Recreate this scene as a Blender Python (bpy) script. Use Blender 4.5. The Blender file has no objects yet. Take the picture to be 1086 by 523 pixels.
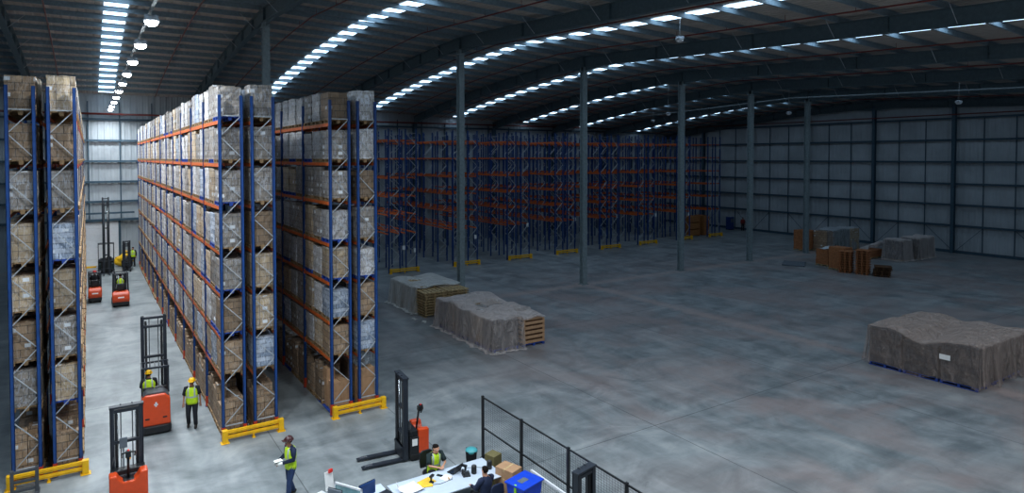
import bpy, bmesh, math, random
from mathutils import Vector, Matrix
R = math.radians
PI = math.pi
rng = random.Random(7)
LAMP_E = 330; EXPO = 0.18; SKY_E = 3.6; LF = 1.05; HF = 0.5
col = bpy.context.scene.collection
H_CAM = 9.8

# ------------------------------------------------------------------ camera
F_PX, CX, CY, PITCH, YAW, ROLL = 669.831, 500.376, 184.496, 0.026682, 0.546072, -0.002332
fw = Vector((math.sin(YAW)*math.cos(PITCH), math.cos(YAW)*math.cos(PITCH), -math.sin(PITCH)))
rt = Vector((math.cos(YAW), -math.sin(YAW), 0)); up = rt.cross(fw)
rt2 = rt*math.cos(ROLL)+up*math.sin(ROLL); up2 = -rt*math.sin(ROLL)+up*math.cos(ROLL)
cam = bpy.data.cameras.new('camera'); co = bpy.data.objects.new('camera', cam); col.objects.link(co)
M4 = Matrix.Identity(4)
for i in range(3):
    M4[i][0] = rt2[i]; M4[i][1] = up2[i]; M4[i][2] = -fw[i]
M4[0][3], M4[1][3], M4[2][3] = 0, 0, H_CAM
co.matrix_world = M4
cam.sensor_fit = 'HORIZONTAL'; cam.sensor_width = 36; cam.lens = F_PX/1086*36
cam.shift_x = (543-CX)/1086; cam.shift_y = (CY-261.5)/1086
cam.clip_end = 400
bpy.context.scene.camera = co

# ------------------------------------------------------------------ node helpers
def srgb(r, g, b):
    def f(c):
        c = c/255
        return c/12.92 if c <= .04045 else ((c+.055)/1.055)**2.4
    return (f(r), f(g), f(b), 1)
class NT:
    def __init__(s, name):
        s.m = bpy.data.materials.new(name); s.m.use_nodes = True
        s.n = s.m.node_tree.nodes; s.l = s.m.node_tree.links
        s.n.clear()
        s.out = s.n.new('ShaderNodeOutputMaterial')
    def node(s, t, **k):
        n = s.n.new('ShaderNode'+t)
        for a, b in k.items():
            if a.startswith('_'): setattr(n, a[1:], b)
        return n
    def set(s, sock, v):
        if hasattr(v, 'links') or isinstance(v, bpy.types.NodeSocket): s.l.new(v, sock)
        else: sock.default_value = v
    def math(s, op, a, b=0.0, c=None, clamp=False):
        n = s.n.new('ShaderNodeMath'); n.operation = op; n.use_clamp = clamp
        s.set(n.inputs[0], a); s.set(n.inputs[1], b)
        if c is not None: s.set(n.inputs[2], c)
        return n.outputs[0]
    def mix(s, f, a, b, blend='MIX'):
        n = s.n.new('ShaderNodeMix'); n.data_type = 'RGBA'; n.blend_type = blend
        s.set(n.inputs[0], f); s.set(n.inputs[6], a); s.set(n.inputs[7], b)
        return n.outputs[2]
    def coord(s, kind='Object', scale=(1, 1, 1), rot=(0, 0, 0)):
        t = s.n.new('ShaderNodeTexCoord'); mp = s.n.new('ShaderNodeMapping')
        s.l.new(t.outputs[kind], mp.inputs[0]); mp.inputs['Scale'].default_value = scale; mp.inputs['Rotation'].default_value = rot
        return mp.outputs[0]
    def world(s, scale=(1, 1, 1), rot=(0, 0, 0)):
        t = s.n.new('ShaderNodeNewGeometry'); mp = s.n.new('ShaderNodeMapping')
        s.l.new(t.outputs['Position'], mp.inputs[0]); mp.inputs['Scale'].default_value = scale; mp.inputs['Rotation'].default_value = rot
        return mp.outputs[0]
    def noise(s, vec, scale=5, detail=4, rough=.55, dist=0):
        n = s.n.new('ShaderNodeTexNoise'); s.l.new(vec, n.inputs['Vector'])
        n.inputs['Scale'].default_value = scale; n.inputs['Detail'].default_value = detail
        n.inputs['Roughness'].default_value = rough; n.inputs['Distortion'].default_value = dist
        return n.outputs[0]
    def ramp(s, f, stops):
        n = s.n.new('ShaderNodeValToRGB'); s.l.new(f, n.inputs[0])
        e = n.color_ramp.elements
        while len(e) < len(stops): e.new(.5)
        for i, (p, c) in enumerate(stops):
            e[i].position = p; e[i].color = c if len(c) == 4 else (*c, 1)
        return n.outputs[0]
    def step(s, v, a, b):
        n = s.n.new('ShaderNodeMapRange'); s.l.new(v, n.inputs[0]); n.inputs[1].default_value = a; n.inputs[2].default_value = b
        return n.outputs[0]
    def random(s):
        return s.n.new('ShaderNodeObjectInfo').outputs['Random']
    def bsdf(s, color, rough=.5, metal=0., spec=.5, bump=None, bstr=.3, bdist=.02):
        b = s.n.new('ShaderNodeBsdfPrincipled')
        s.set(b.inputs['Base Color'], color); s.set(b.inputs['Roughness'], rough); s.set(b.inputs['Metallic'], metal)
        s.set(b.inputs['Specular IOR Level'], spec)
        if bump is not None:
            n = s.n.new('ShaderNodeBump'); n.inputs['Strength'].default_value = bstr; n.inputs['Distance'].default_value = bdist
            s.l.new(bump, n.inputs['Height']); s.l.new(n.outputs[0], b.inputs['Normal'])
        s.b = b
        s.l.new(b.outputs[0], s.out.inputs[0])
        return s.m
MAT = {}
def plain(name, c, rough=.5, metal=0., vary=.12, nscale=6, spec=.5):
    t = NT(name); n = t.noise(t.coord('Object'), nscale, 5)
    dark = tuple(x*(1-vary*2) for x in c[:3])+(1,)
    lite = tuple(min(1, x*(1+vary)) for x in c[:3])+(1,)
    cc = t.ramp(n, [(.3, dark), (.7, lite)])
    MAT[name] = t.bsdf(cc, rough, metal, spec, n, .08)
    return MAT[name]
plain('blue_steel', srgb(20, 64, 126), .45)
plain('orange_steel', srgb(206, 98, 40), .5)
plain('galvanised', srgb(172, 178, 184), .4, .1)
plain('foot_red', srgb(190, 62, 30), .5)
plain('guard_yellow', srgb(235, 180, 10), .5, vary=.08)
plain('column_steel', srgb(132, 146, 150), .5)
plain('rafter_steel', srgb(72, 90, 98), .6)
plain('purlin_steel', srgb(118, 136, 146), .55)
plain('girt_steel', srgb(52, 78, 94), .6)
plain('deck_steel', srgb(178, 168, 160), .75, vary=.08, nscale=1.5)
plain('pipe_red', srgb(110, 34, 26), .5)
plain('pipe_grey', srgb(104, 114, 118), .45)
plain('black_plastic', srgb(24, 26, 30), .45)
plain('dark_steel', srgb(34, 40, 50), .45)
plain('rubber', srgb(18, 18, 20), .8)
plain('truck_orange', srgb(208, 72, 28), .35, vary=.05)
plain('truck_grey', srgb(70, 74, 80), .5)
plain('chrome', srgb(190, 195, 200), .25, .9)
plain('wood', srgb(190, 164, 120), .8, vary=.18, nscale=9)
plain('rack_wood', srgb(146, 118, 84), .8, vary=.2, nscale=9)
plain('wood_dark', srgb(96, 66, 42), .85, vary=.25, nscale=9)
plain('wood_orange', srgb(172, 110, 68), .8, vary=.2, nscale=9)
plain('pallet_blue', srgb(28, 66, 150), .7)
plain('white_plastic', srgb(225, 228, 232), .4, vary=.03)
plain('paper', srgb(238, 238, 236), .7, vary=.03)
plain('desk_white', srgb(196, 208, 224), .35, vary=.03)
plain('skin', srgb(198, 146, 118), .55, vary=.05)
plain('skin_tan', srgb(150, 104, 80), .55, vary=.05)
plain('hair_dark', srgb(24, 18, 16), .9, spec=.15)
plain('hair_brown', srgb(88, 66, 48), .7)
plain('navy_cloth', srgb(22, 36, 66), .85)
plain('denim', srgb(36, 58, 98), .85)
plain('dark_cloth', srgb(26, 30, 38), .9)
plain('green_cloth', srgb(22, 42, 44), .85)
plain('red_cloth', srgb(120, 34, 32), .85)
plain('boot', srgb(28, 24, 22), .7)
plain('helmet_yellow', srgb(246, 190, 20), .35, vary=.04)
plain('helmet_dark', srgb(70, 40, 42), .35)
plain('helmet_red', srgb(170, 30, 28), .35)
plain('glove', srgb(225, 228, 224), .8)
plain('screen_dark', srgb(20, 34, 52), .2)
plain('screen_blue', srgb(22, 60, 118), .3)
plain('teal_bag', srgb(72, 160, 168), .35)
plain('yellow_paper', srgb(240, 196, 60), .6)
plain('yellow_tarp', srgb(232, 182, 20), .55)
plain('crate_blue', srgb(16, 66, 200), .4, vary=.05)
plain('carton_plain', srgb(176, 138, 104), .8, vary=.08)
plain('carton_olive', srgb(112, 104, 66), .8)
plain('brown_board', srgb(158, 104, 56), .8, vary=.1)
plain('lime_strap', srgb(150, 220, 20), .6)
plain('grey_board', srgb(96, 106, 116), .6)
plain('button_red', srgb(220, 40, 30), .4)
plain('amber', srgb(250, 170, 30), .3)
plain('glass_green', srgb(120, 160, 165), .15)

def hivis():
    t = NT('hi_vis'); c = t.coord('Object'); sx = t.node('SeparateXYZ'); t.l.new(c, sx.inputs[0])
    z = sx.outputs[2]; x = t.math('ABSOLUTE', sx.outputs[0])
    a = t.math('LESS_THAN', t.math('ABSOLUTE', t.math('SUBTRACT', z, .02)), .028)
    b = t.math('LESS_THAN', t.math('ABSOLUTE', t.math('SUBTRACT', x, .11)), .025)
    b = t.math('MULTIPLY', b, t.math('GREATER_THAN', z, .02))
    band = t.math('MAXIMUM', a, b)
    n = t.noise(t.coord('Object'), 9, 3)
    y = t.ramp(n, [(.3, srgb(170, 215, 20)), (.7, srgb(214, 245, 40))])
    MAT['hi_vis'] = t.bsdf(t.mix(band, y, srgb(170, 178, 182)), .6, bump=n, bstr=.4)
hivis()

def carton_mat(name, c1, c2, mortar, film, filmcol=(205, 212, 222), cw=.37, ch=.24, label=.86):
    t = NT(name)
    uv = t.coord('UV')
    br = t.node('TexBrick'); t.l.new(uv, br.inputs['Vector'])
    br.offset = {'load_brown': .5, 'load_tan_film': 0.}.get(name, .5)
    br.inputs['Color1'].default_value = c1; br.inputs['Color2'].default_value = c2; br.inputs['Mortar'].default_value = mortar
    br.inputs['Scale'].default_value = 1; br.inputs['Mortar Size'].default_value = .014; br.inputs['Mortar Smooth'].default_value = .7
    br.inputs['Brick Width'].default_value = cw; br.inputs['Row Height'].default_value = ch; br.inputs['Bias'].default_value = 0
    # cell coordinates for stick-on labels, printed on some cartons only
    sx = t.node('SeparateXYZ'); t.l.new(uv, sx.inputs[0])
    rnd = t.random()
    cu = t.math('DIVIDE', sx.outputs[0], cw); cv = t.math('DIVIDE', sx.outputs[1], ch)
    cmb = t.node('CombineXYZ'); t.l.new(t.math('FLOOR', cu), cmb.inputs[0]); t.l.new(t.math('FLOOR', cv), cmb.inputs[1]); t.l.new(t.math('MULTIPLY', rnd, 97), cmb.inputs[2])
    wn = t.node('TexWhiteNoise'); t.l.new(cmb.outputs[0], wn.inputs[0])
    pick = t.math('GREATER_THAN', wn.outputs[0], label)
    iu = t.math('LESS_THAN', t.math('ABSOLUTE', t.math('SUBTRACT', t.math('FRACT', cu), .5)), .22)
    iv = t.math('LESS_THAN', t.math('ABSOLUTE', t.math('SUBTRACT', t.math('FRACT', cv), .5)), .24)
    lab = t.math('MULTIPLY', t.math('MULTIPLY', iu, iv), pick)
    base = t.mix(lab, br.outputs[0], srgb(214, 218, 222))
    # film wrinkles: whitish creases with painted highlights, running mostly upward
    add = t.node('VectorMath'); add.operation = 'ADD'; t.l.new(uv, add.inputs[0])
    cv3 = t.node('CombineXYZ'); t.l.new(t.math('MULTIPLY', rnd, 31), cv3.inputs[0]); t.l.new(t.math('MULTIPLY', rnd, 13), cv3.inputs[1]); t.l.new(cv3.outputs[0], add.inputs[1])
    mp = t.node('Mapping'); t.l.new(add.outputs[0], mp.inputs[0]); mp.inputs['Scale'].default_value = (19, 5, 1)
    n1 = t.noise(mp.outputs[0], 1.0, 5, .62, 1.2)
    n2 = t.noise(add.outputs[0], 2.2, 2)
    f = t.math('MULTIPLY', t.step(n1, .48, .58), t.step(n2, .28, .55))
    f = t.math('MULTIPLY', f, film, clamp=True)
    f = t.math('ADD', f, film*.16, clamp=True)
    c = t.mix(f, base, srgb(*filmcol))
    hsv = t.node('HueSaturation'); t.l.new(c, hsv.inputs['Color'])
    t.l.new(t.math('MULTIPLY_ADD', rnd, .5, .62), hsv.inputs['Value'])
    MAT[name] = t.bsdf(hsv.outputs[0], t.math('SUBTRACT', .7, t.math('MULTIPLY', f, .5)) if film else .8, 0, .5, n1, .5 if film else .1, .03)
    return MAT[name]
carton_mat('load_white_film', srgb(150, 142, 132), srgb(182, 176, 168), srgb(58, 54, 52), .95, (226, 228, 236))
carton_mat('load_grey_film', srgb(120, 108, 94), srgb(150, 138, 124), srgb(50, 46, 42), .5, (190, 196, 206))
carton_mat('load_tan_film', srgb(160, 136, 104), srgb(184, 160, 124), srgb(84, 68, 50), .4, (214, 214, 216))
carton_mat('load_brown', srgb(136, 110, 84), srgb(162, 134, 104), srgb(58, 46, 36), .2, (200, 196, 190))
carton_mat('load_blue_film', srgb(104, 122, 146), srgb(190, 196, 206), srgb(60, 64, 72), .7, (200, 212, 230), .37, .16)
carton_mat('load_dark_film', srgb(52, 54, 62), srgb(78, 72, 70), srgb(26, 28, 32), .25, (130, 134, 140), label=2)
carton_mat('load_green_film', srgb(70, 92, 84), srgb(86, 104, 94), srgb(34, 42, 40), .3, (150, 160, 158))

def film_mat(name, c, alpha):
    t = NT(name)
    fold = t.noise(t.coord('Object', (1.5, 1.5, .4)), 1.1, 4, .5, 1.2)
    fine = t.noise(t.coord('Object', (1, 1, .35)), 3.2, 3, .5, 1.5)
    rid = t.math('POWER', t.math('SUBTRACT', 1.0, t.math('ABSOLUTE', t.math('MULTIPLY', t.math('SUBTRACT', fold, .5), 7)), clamp=True), 2.0)
    rid2 = t.math('POWER', t.math('SUBTRACT', 1.0, t.math('ABSOLUTE', t.math('MULTIPLY', t.math('SUBTRACT', fine, .5), 6)), clamp=True), 3.0)
    p = t.node('BsdfPrincipled'); tr = t.node('BsdfTransparent'); mx = t.node('MixShader')
    p.inputs['Base Color'].default_value = c; p.inputs['Roughness'].default_value = .3
    b = t.node('Bump'); b.inputs['Strength'].default_value = .8; b.inputs['Distance'].default_value = .12
    t.l.new(t.math('ADD', rid, t.math('MULTIPLY', rid2, .4)), b.inputs['Height']); t.l.new(b.outputs[0], p.inputs['Normal'])
    lw = t.node('LayerWeight'); lw.inputs[0].default_value = .35
    a = t.math('ADD', t.math('ADD', t.math('MULTIPLY_ADD', rid, .14, alpha), t.math('MULTIPLY', rid2, .1)), t.math('MULTIPLY', lw.outputs['Facing'], .75), clamp=True)
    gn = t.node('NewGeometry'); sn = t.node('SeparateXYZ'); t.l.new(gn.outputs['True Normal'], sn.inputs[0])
    top_light = t.math('MULTIPLY', t.step(t.math('ABSOLUTE', sn.outputs[2]), .55, .9), .22)   # top light put into the opacity of what lies flat
    a = t.math('ADD', a, top_light, clamp=True)
    t.l.new(a, mx.inputs[0])
    t.l.new(tr.outputs[0], mx.inputs[1]); t.l.new(p.outputs[0], mx.inputs[2]); t.l.new(mx.outputs[0], t.out.inputs[0])
    MAT[name] = t.m
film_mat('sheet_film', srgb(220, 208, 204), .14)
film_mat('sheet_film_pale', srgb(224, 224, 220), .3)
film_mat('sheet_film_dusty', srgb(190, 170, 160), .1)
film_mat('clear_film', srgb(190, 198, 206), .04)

def floor_mat():
    t = NT('polished_concrete')
    w = t.world((1, 1, 0))
    big = t.noise(w, .09, 4, .5)
    mid = t.noise(w, .55, 6, .62, .8)
    st = t.noise(t.world((.25, 1.4, 0), (0, 0, R(28))), .7, 6, .65, .6)
    st2 = t.noise(t.world((1.3, .22, 0), (0, 0, R(12))), .8, 5, .6, .4)
    v = t.math('ADD', t.math('MULTIPLY', mid, .5), t.math('ADD', t.math('MULTIPLY', st, .3), t.math('MULTIPLY', st2, .3)))
    c = t.ramp(v, [(.36, srgb(82, 90, 94)), (.48, srgb(112, 120, 123)), (.58, srgb(138, 145, 148)), (.7, srgb(162, 167, 168))])
    sx0 = t.node('SeparateXYZ'); t.l.new(w, sx0.inputs[0])
    hall = t.math('MULTIPLY', t.step(sx0.outputs[0], 11, 20), t.step(sx0.outputs[1], 46, 34))
    warm = t.math('MULTIPLY', t.step(t.noise(w, .2, 4, .6, 1.0), .4, .62), hall)
    c = t.mix(t.math('MULTIPLY', warm, .55), c, srgb(152, 132, 128))
    blot = t.step(t.noise(w, .33, 5, .65, 1.2), .56, .7)
    c = t.mix(t.math('MULTIPLY', blot, .38), c, srgb(84, 92, 98))
    edge = t.noise(w, 2.2, 4, .7)
    def dust(o, at, lim_o, lim, sgn):
        dd = t.math('ADD', t.math('ABSOLUTE', t.math('SUBTRACT', sx0.outputs[o], at)), t.math('MULTIPLY', t.math('SUBTRACT', edge, .5), 1.6))
        g = t.math('GREATER_THAN' if sgn > 0 else 'LESS_THAN', sx0.outputs[lim_o], lim)
        return t.math('MULTIPLY', t.step(dd, .75, .1), g)
    du = t.math('MAXIMUM', dust(1, 36.7, 0, 21.5, 1), dust(0, 32.4, 1, 37.5, -1))
    c = t.mix(t.math('MULTIPLY', du, .45), c, srgb(184, 160, 152))
    sx = t.node('SeparateXYZ'); t.l.new(w, sx.inputs[0])
    def line(o, at, wd=.016):
        return t.math('LESS_THAN', t.math('ABSOLUTE', t.math('SUBTRACT', sx.outputs[o], at)), wd)
    ln = None
    for o, at in [(0, -6.5), (0, 5.35), (0, 9.86), (0, 17.5), (0, 27), (0, 38), (0, 50), (0, 62), (1, 4), (1, 16.0), (1, 28.5), (1, 41), (1, 54)]:
        k = line(o, at); ln = k if ln is None else t.math('MAXIMUM', ln, k)
    c = t.mix(t.math('MULTIPLY', ln, .7), c, srgb(58, 62, 66))
    dirt = t.step(t.noise(w, .8, 7, .7, 1.5), .62, .74)
    c = t.mix(t.math('MULTIPLY', dirt, .5), c, srgb(66, 70, 74))
    rough = t.math('MULTIPLY_ADD', v, .5, .12)
    MAT['concrete'] = t.bsdf(c, rough, 0, .4, mid, .06)
floor_mat()
def wall_mat():
    t = NT('liner_sheet'); n = t.noise(t.world(), .4, 5)
    c = t.ramp(n, [(.3, srgb(150, 158, 164)), (.7, srgb(176, 184, 190))])
    MAT['liner'] = t.bsdf(c, .55, 0, .4)
wall_mat()
def emit(name, c, s):
    t = NT(name); e = t.node('Emission'); e.inputs[0].default_value = c; e.inputs[1].default_value = s
    t.l.new(e.outputs[0], t.out.inputs[0]); MAT[name] = t.m
emit('skylight_sheet', (.52, .75, 1, 1), SKY_E)
emit('lamp_glow', (.85, .94, 1, 1), 60)

# ------------------------------------------------------------------ mesh helpers
class MB:
    def __init__(s): s.v = []; s.f = []; s.sm = []; s.mi = []; s.mat = 0
    def add(s, vs, fs, smooth=False):
        o = len(s.v); s.v += [tuple(v) for v in vs]
        for f in fs: s.f.append([i+o for i in f]); s.sm.append(smooth); s.mi.append(s.mat)
        return s
    def box(s, x0, x1, y0, y1, z0, z1, rot=None, piv=None):
        vs = [Vector((x, y, z)) for z in (z0, z1) for y in (y0, y1) for x in (x0, x1)]
        if rot is not None:
            p = Vector(piv) if piv else Vector(((x0+x1)/2, (y0+y1)/2, (z0+z1)/2)); m = rot
            vs = [p+m @ (v-p) for v in vs]
        return s.add(vs, [(0, 2, 3, 1), (4, 5, 7, 6), (0, 1, 5, 4), (2, 6, 7, 3), (0, 4, 6, 2), (1, 3, 7, 5)])
    def bar(s, a, b, w, h=None, roll=0):
        h = h or w; a = Vector(a); b = Vector(b); d = (b-a).normalized()
        r = Vector((0, 0, 1)) if abs(d.z) < .95 else Vector((0, 1, 0))
        x = d.cross(r).normalized(); y = x.cross(d).normalized()
        vs = [p+x*(sx*w/2)+y*(sy*h/2) for p in (a, b) for sx, sy in ((-1, -1), (1, -1), (1, 1), (-1, 1))]
        return s.add(vs, [(0, 1, 2, 3), (7, 6, 5, 4), (0, 4, 5, 1), (1, 5, 6, 2), (2, 6, 7, 3), (3, 7, 4, 0)])
    def loft(s, pts, radii, n=12, ref=(0, 1, 0), cap=True, smooth=True):
        """rings of ellipses along pts; radii (a,b): a across, b along ref"""
        pts = [Vector(p) for p in pts]; vs = []; fs = []
        for i, p in enumerate(pts):
            d = (pts[min(i+1, len(pts)-1)]-pts[max(i-1, 0)]).normalized()
            rf = Vector(ref)
            if abs(d.dot(rf)) > .95: rf = Vector((1, 0, 0)) if abs(d.x) < .9 else Vector((0, 0, 1))
            x = rf.cross(d).normalized(); y = d.cross(x).normalized()
            ra, rb = radii[i] if isinstance(radii[i], tuple) else (radii[i], radii[i])
            for k in range(n):
                t = 2*PI*k/n; vs.append(p+x*(ra*math.cos(t))+y*(rb*math.sin(t)))
        for i in range(len(pts)-1):
            for k in range(n):
                fs.append((i*n+k, i*n+(k+1) % n, (i+1)*n+(k+1) % n, (i+1)*n+k))
        s.add(vs, fs, smooth)
        if cap:
            o = len(s.v)-len(vs)
            s.f.append([o+k for k in reversed(range(n))]); s.sm.append(False); s.mi.append(s.mat)
            s.f.append([o+(len(pts)-1)*n+k for k in range(n)]); s.sm.append(False); s.mi.append(s.mat)
        return s
    def tube(s, pts, r, n=8, **k): return s.loft(pts, [r]*len(pts), n, **k)
    def disc(s, c, axis, r, w, n=18):
        c = Vector(c); a = Vector(axis)
        return s.loft([c-a*w/2, c-a*w*.4, c+a*w*.4, c+a*w/2], [r*.9, r, r, r*.9], n, smooth=False)
    def ball(s, c, rx, ry, rz, n=12, m=8, z0=-1., z1=1.):
        vs = []; fs = []
        for i in range(m+1):
            t = z0+(z1-z0)*i/m; ph = math.asin(max(-1, min(1, t))); cr = math.cos(ph)
            for k in range(n): a = 2*PI*k/n; vs.append((c[0]+rx*cr*math.cos(a), c[1]+ry*cr*math.sin(a), c[2]+rz*t))
        for i in range(m):
            for k in range(n): fs.append((i*n+k, i*n+(k+1) % n, (i+1)*n+(k+1) % n, (i+1)*n+k))
        fs.append(tuple(reversed(range(n)))); fs.append(tuple(m*n+k for k in range(n)))
        return s.add(vs, fs, True)
    def prism(s, prof, axis, a, b, smooth=False):
        """prof: list of 2D points; axis 'x': (y,z) extruded in x; 'y': (x,z) ; 'z': (x,y)"""
        def P(p, t): return {'x': (t, p[0], p[1]), 'y': (p[0], t, p[1]), 'z': (p[0], p[1], t)}[axis]
        n = len(prof); vs = [P(p, a) for p in prof]+[P(p, b) for p in prof]
        fs = [tuple(range(n)), tuple(reversed(range(n, 2*n)))]+[(k, k+n, (k+1) % n+n, (k+1) % n) for k in range(n)]
        return s.add(vs, fs, smooth)
    def data(s, name, mats):
        me = bpy.data.meshes.new(name); me.from_pydata(s.v, [], s.f)
        if not isinstance(mats, (list, tuple)): mats = [mats]
        for m in mats: me.materials.append(MAT[m])
        me.polygons.foreach_set('use_smooth', s.sm); me.polygons.foreach_set('material_index', s.mi)
        bm = bmesh.new(); bm.from_mesh(me); bmesh.ops.recalc_face_normals(bm, faces=bm.faces); bm.to_mesh(me); bm.free()
        uv = me.uv_layers.new(name='UVMap')
        for p in me.polygons:
            n = p.normal; ax = max(range(3), key=lambda i: abs(n[i]))
            for li in p.loop_indices:
                v = me.vertices[me.loops[li].vertex_index].co
                uv.data[li].uv = (v.y, v.z) if ax == 0 else ((v.x+.13, v.z) if ax == 1 else (v.x, v.y))
        me.update(); return me
def link(name, me, parent=None, loc=(0, 0, 0), rz=0):
    o = bpy.data.objects.new(name, me); col.objects.link(o); o.location = loc; o.rotation_euler = (0, 0, rz)
    if parent: o.parent = parent
    return o
def obj(name, mb, mats, parent=None, loc=(0, 0, 0), rz=0, bevel=0):
    o = link(name, mb.data(name, mats), parent, loc, rz)
    if bevel:
        m = o.modifiers.new('bevel', 'BEVEL'); m.width = bevel; m.segments = 2; m.limit_method = 'ANGLE'
    return o
def tag(o, label=None, cat=None, group=None, kind=None):
    if label: o['label'] = label
    if cat: o['category'] = cat
    if group: o['group'] = group
    if kind: o['kind'] = kind
    return o
def thing(name, label, cat, loc=(0, 0, 0), rz=0, group=None):
    return tag(link(name, None, None, loc, rz), label, cat, group)
def struct(name, mb, mats, **k):
    return tag(obj(name, mb, mats, **k), kind='structure')
def dup(root, loc=None, rz=None, label=None, group=None):
    def rec(o, par):
        c = o.copy(); col.objects.link(c)
        if par: c.parent = par
        for ch in KIDS.get(o.name, list(o.children)): rec(ch, c)
        return c
    r = rec(root, None)
    if loc is not None: r.location = loc
    if rz is not None: r.rotation_euler = (0, 0, rz)
    if label: r['label'] = label
    if group: r['group'] = group
    return r
KIDS = {}
ORD = ['floor', 'first', 'second', 'third', 'fourth', 'fifth', 'sixth', 'seventh', 'eighth', 'ninth', 'tenth', 'eleventh', 'twelfth', 'thirteenth', 'fourteenth',
       'fifteenth', 'sixteenth', 'seventeenth', 'eighteenth', 'nineteenth', 'twentieth', 'twenty-first', 'twenty-second', 'twenty-third', 'twenty-fourth', 'twenty-fifth', 'twenty-sixth',
       'twenty-seventh', 'twenty-eighth', 'twenty-ninth', 'thirtieth', 'thirty-first', 'thirty-second', 'thirty-third', 'thirty-fourth', 'thirty-fifth', 'thirty-sixth', 'thirty-seventh']
# ------------------------------------------------------------------ building shell
YR, YF, YB, XL, XR = 36.8, 66.6, -6.0, -16.0, 75.0
COLX = [8.74, 21.54, 32.44, 43.4, 52.86, 61.98]
RAFX = [-15.6, -3.9]+COLX+[74.4]
def zb(x, y):
    d = y-YR
    drop = .035*d+.0022*d*d if d > 0 else -.048*d
    return 17.5-.037*max(0, x-8.74)-drop
DEP, PUR = .8, .28
def zs(x, y): return zb(x, y)+DEP+PUR
m = MB(); m.add([(XL-.3, YB-.3, 0), (XR+.3, YB-.3, 0), (XR+.3, YF+.3, 0), (XL-.3, YF+.3, 0), (XL-.3, YB-.3, -.3), (XR+.3, YB-.3, -.3), (XR+.3, YF+.3, -.3), (XL-.3, YF+.3, -.3)],
                [(0, 1, 2, 3), (7, 6, 5, 4), (0, 4, 5, 1), (1, 5, 6, 2), (2, 6, 7, 3), (3, 7, 4, 0)])
struct('floor', m, 'concrete')
# roof deck: trapezoid ribs running down the slope
def ribbed(us, prof, P):
    """us: positions along rib; prof: list of (s,h) across; P(s,u,h) -> point"""
    m = MB(); n = len(prof)
    vs = [P(s, u, h) for u in us for s, h in prof]
    fs = [(i*n+k, i*n+k+1, (i+1)*n+k+1, (i+1)*n+k) for i in range(len(us)-1) for k in range(n-1)]
    return m.add(vs, fs)
def profile(a, b, pitch, h):
    out = []; s = a
    while s < b:
        out += [(s, 0), (s+pitch*.55, 0), (s+pitch*.65, h), (s+pitch*.9, h)]; s += pitch
    out.append((b, 0)); return out
ys = [YB-.3+i*(YR-YB+.3)/8 for i in range(9)]+[YR+i*(YF+.3-YR)/14 for i in range(1, 15)]
struct('ceiling', ribbed(ys, profile(XL-.3, XR+.3, .42, .05), lambda s, u, h: (s, u, zs(s, u)+h)), 'deck_steel')
# walls: vertical ribbed liner sheets
def wall(name, pts_of, a, b, ztop):
    prof = profile(a, b, .5, .035)
    m = MB(); n = len(prof); nz = 2
    vs = []
    for s, h in prof: vs.append(pts_of(s, 0, h))
    for s, h in prof: vs.append(pts_of(s, ztop(s), h))
    m.add(vs, [(k, k+1, n+k+1, n+k) for k in range(n-1)])
    return struct(name, m, 'liner')
wall('wall_right', lambda s, z, h: (XR-h, s, z), YB, YF+.2, lambda s: zs(XR, s)+.1)
wall('wall_far', lambda s, z, h: (s, YF-h, z), XL, XR, lambda s: zs(s, YF)+.1)
wall('wall_back', lambda s, z, h: (s, YB+h, z), XL, XR, lambda s: zs(s, YB)+.1)
wall('wall_left', lambda s, z, h: (XL+h, s, z), YB, YF+.2, lambda s: zs(XL, s)+.1)
# girts and posts on the right wall
for z in (.12, 2.76, 4.86, 6.98, 9.2, 11.42, 13.6):
    m = MB(); w = .09 if z > .2 else .14
    m.box(XR-.32, XR-.06, YB, YF, z-w, z-w+.05).box(XR-.09, XR-.04, YB, YF, z-w, z+w).box(XR-.34, XR-.3, YB, YF, z-w, z+w)
    struct('wall_girt', m, 'girt_steel')
def hsec(m, x, y, z0, z1, a=.38, b=.42, t=.03, flip=False):
    if flip:
        m.box(x-b/2, x-b/2+t, y-a/2, y+a/2, z0, z1).box(x+b/2-t, x+b/2, y-a/2, y+a/2, z0, z1).box(x-b/2+t, x+b/2-t, y-.012, y+.012, z0, z1)
    else:
        m.box(x-a/2, x+a/2, y-b/2, y-b/2+t, z0, z1).box(x-a/2, x+a/2, y+b/2-t, y+b/2, z0, z1).box(x-.012, x+.012, y-b/2+t, y+b/2-t, z0, z1)
    return m
wy = 36.7-7.56*5
while wy < YF:
    m = hsec(MB(), XR-.55, wy, 0, zb(XR, wy)+.3, .3, .4, .03, True)
    struct('wall_column', m, 'girt_steel')
    for k in (1, 2):
        yy = wy+k*2.52+.15
        if yy < YF: struct('wall_rail', MB().box(XR-.2, XR-.12, yy-.035, yy+.035, 0, 13.6), 'girt_steel')
    m = MB(); m.bar((XR-.25, wy+.1, .2), (XR-.25, wy+2.6, 2.7), .035).bar((XR-.25, wy+7.4, .2), (XR-.25, wy+5.1, 2.7), .035)
    struct('wall_brace', m, 'girt_steel')
    wy += 7.56
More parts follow.
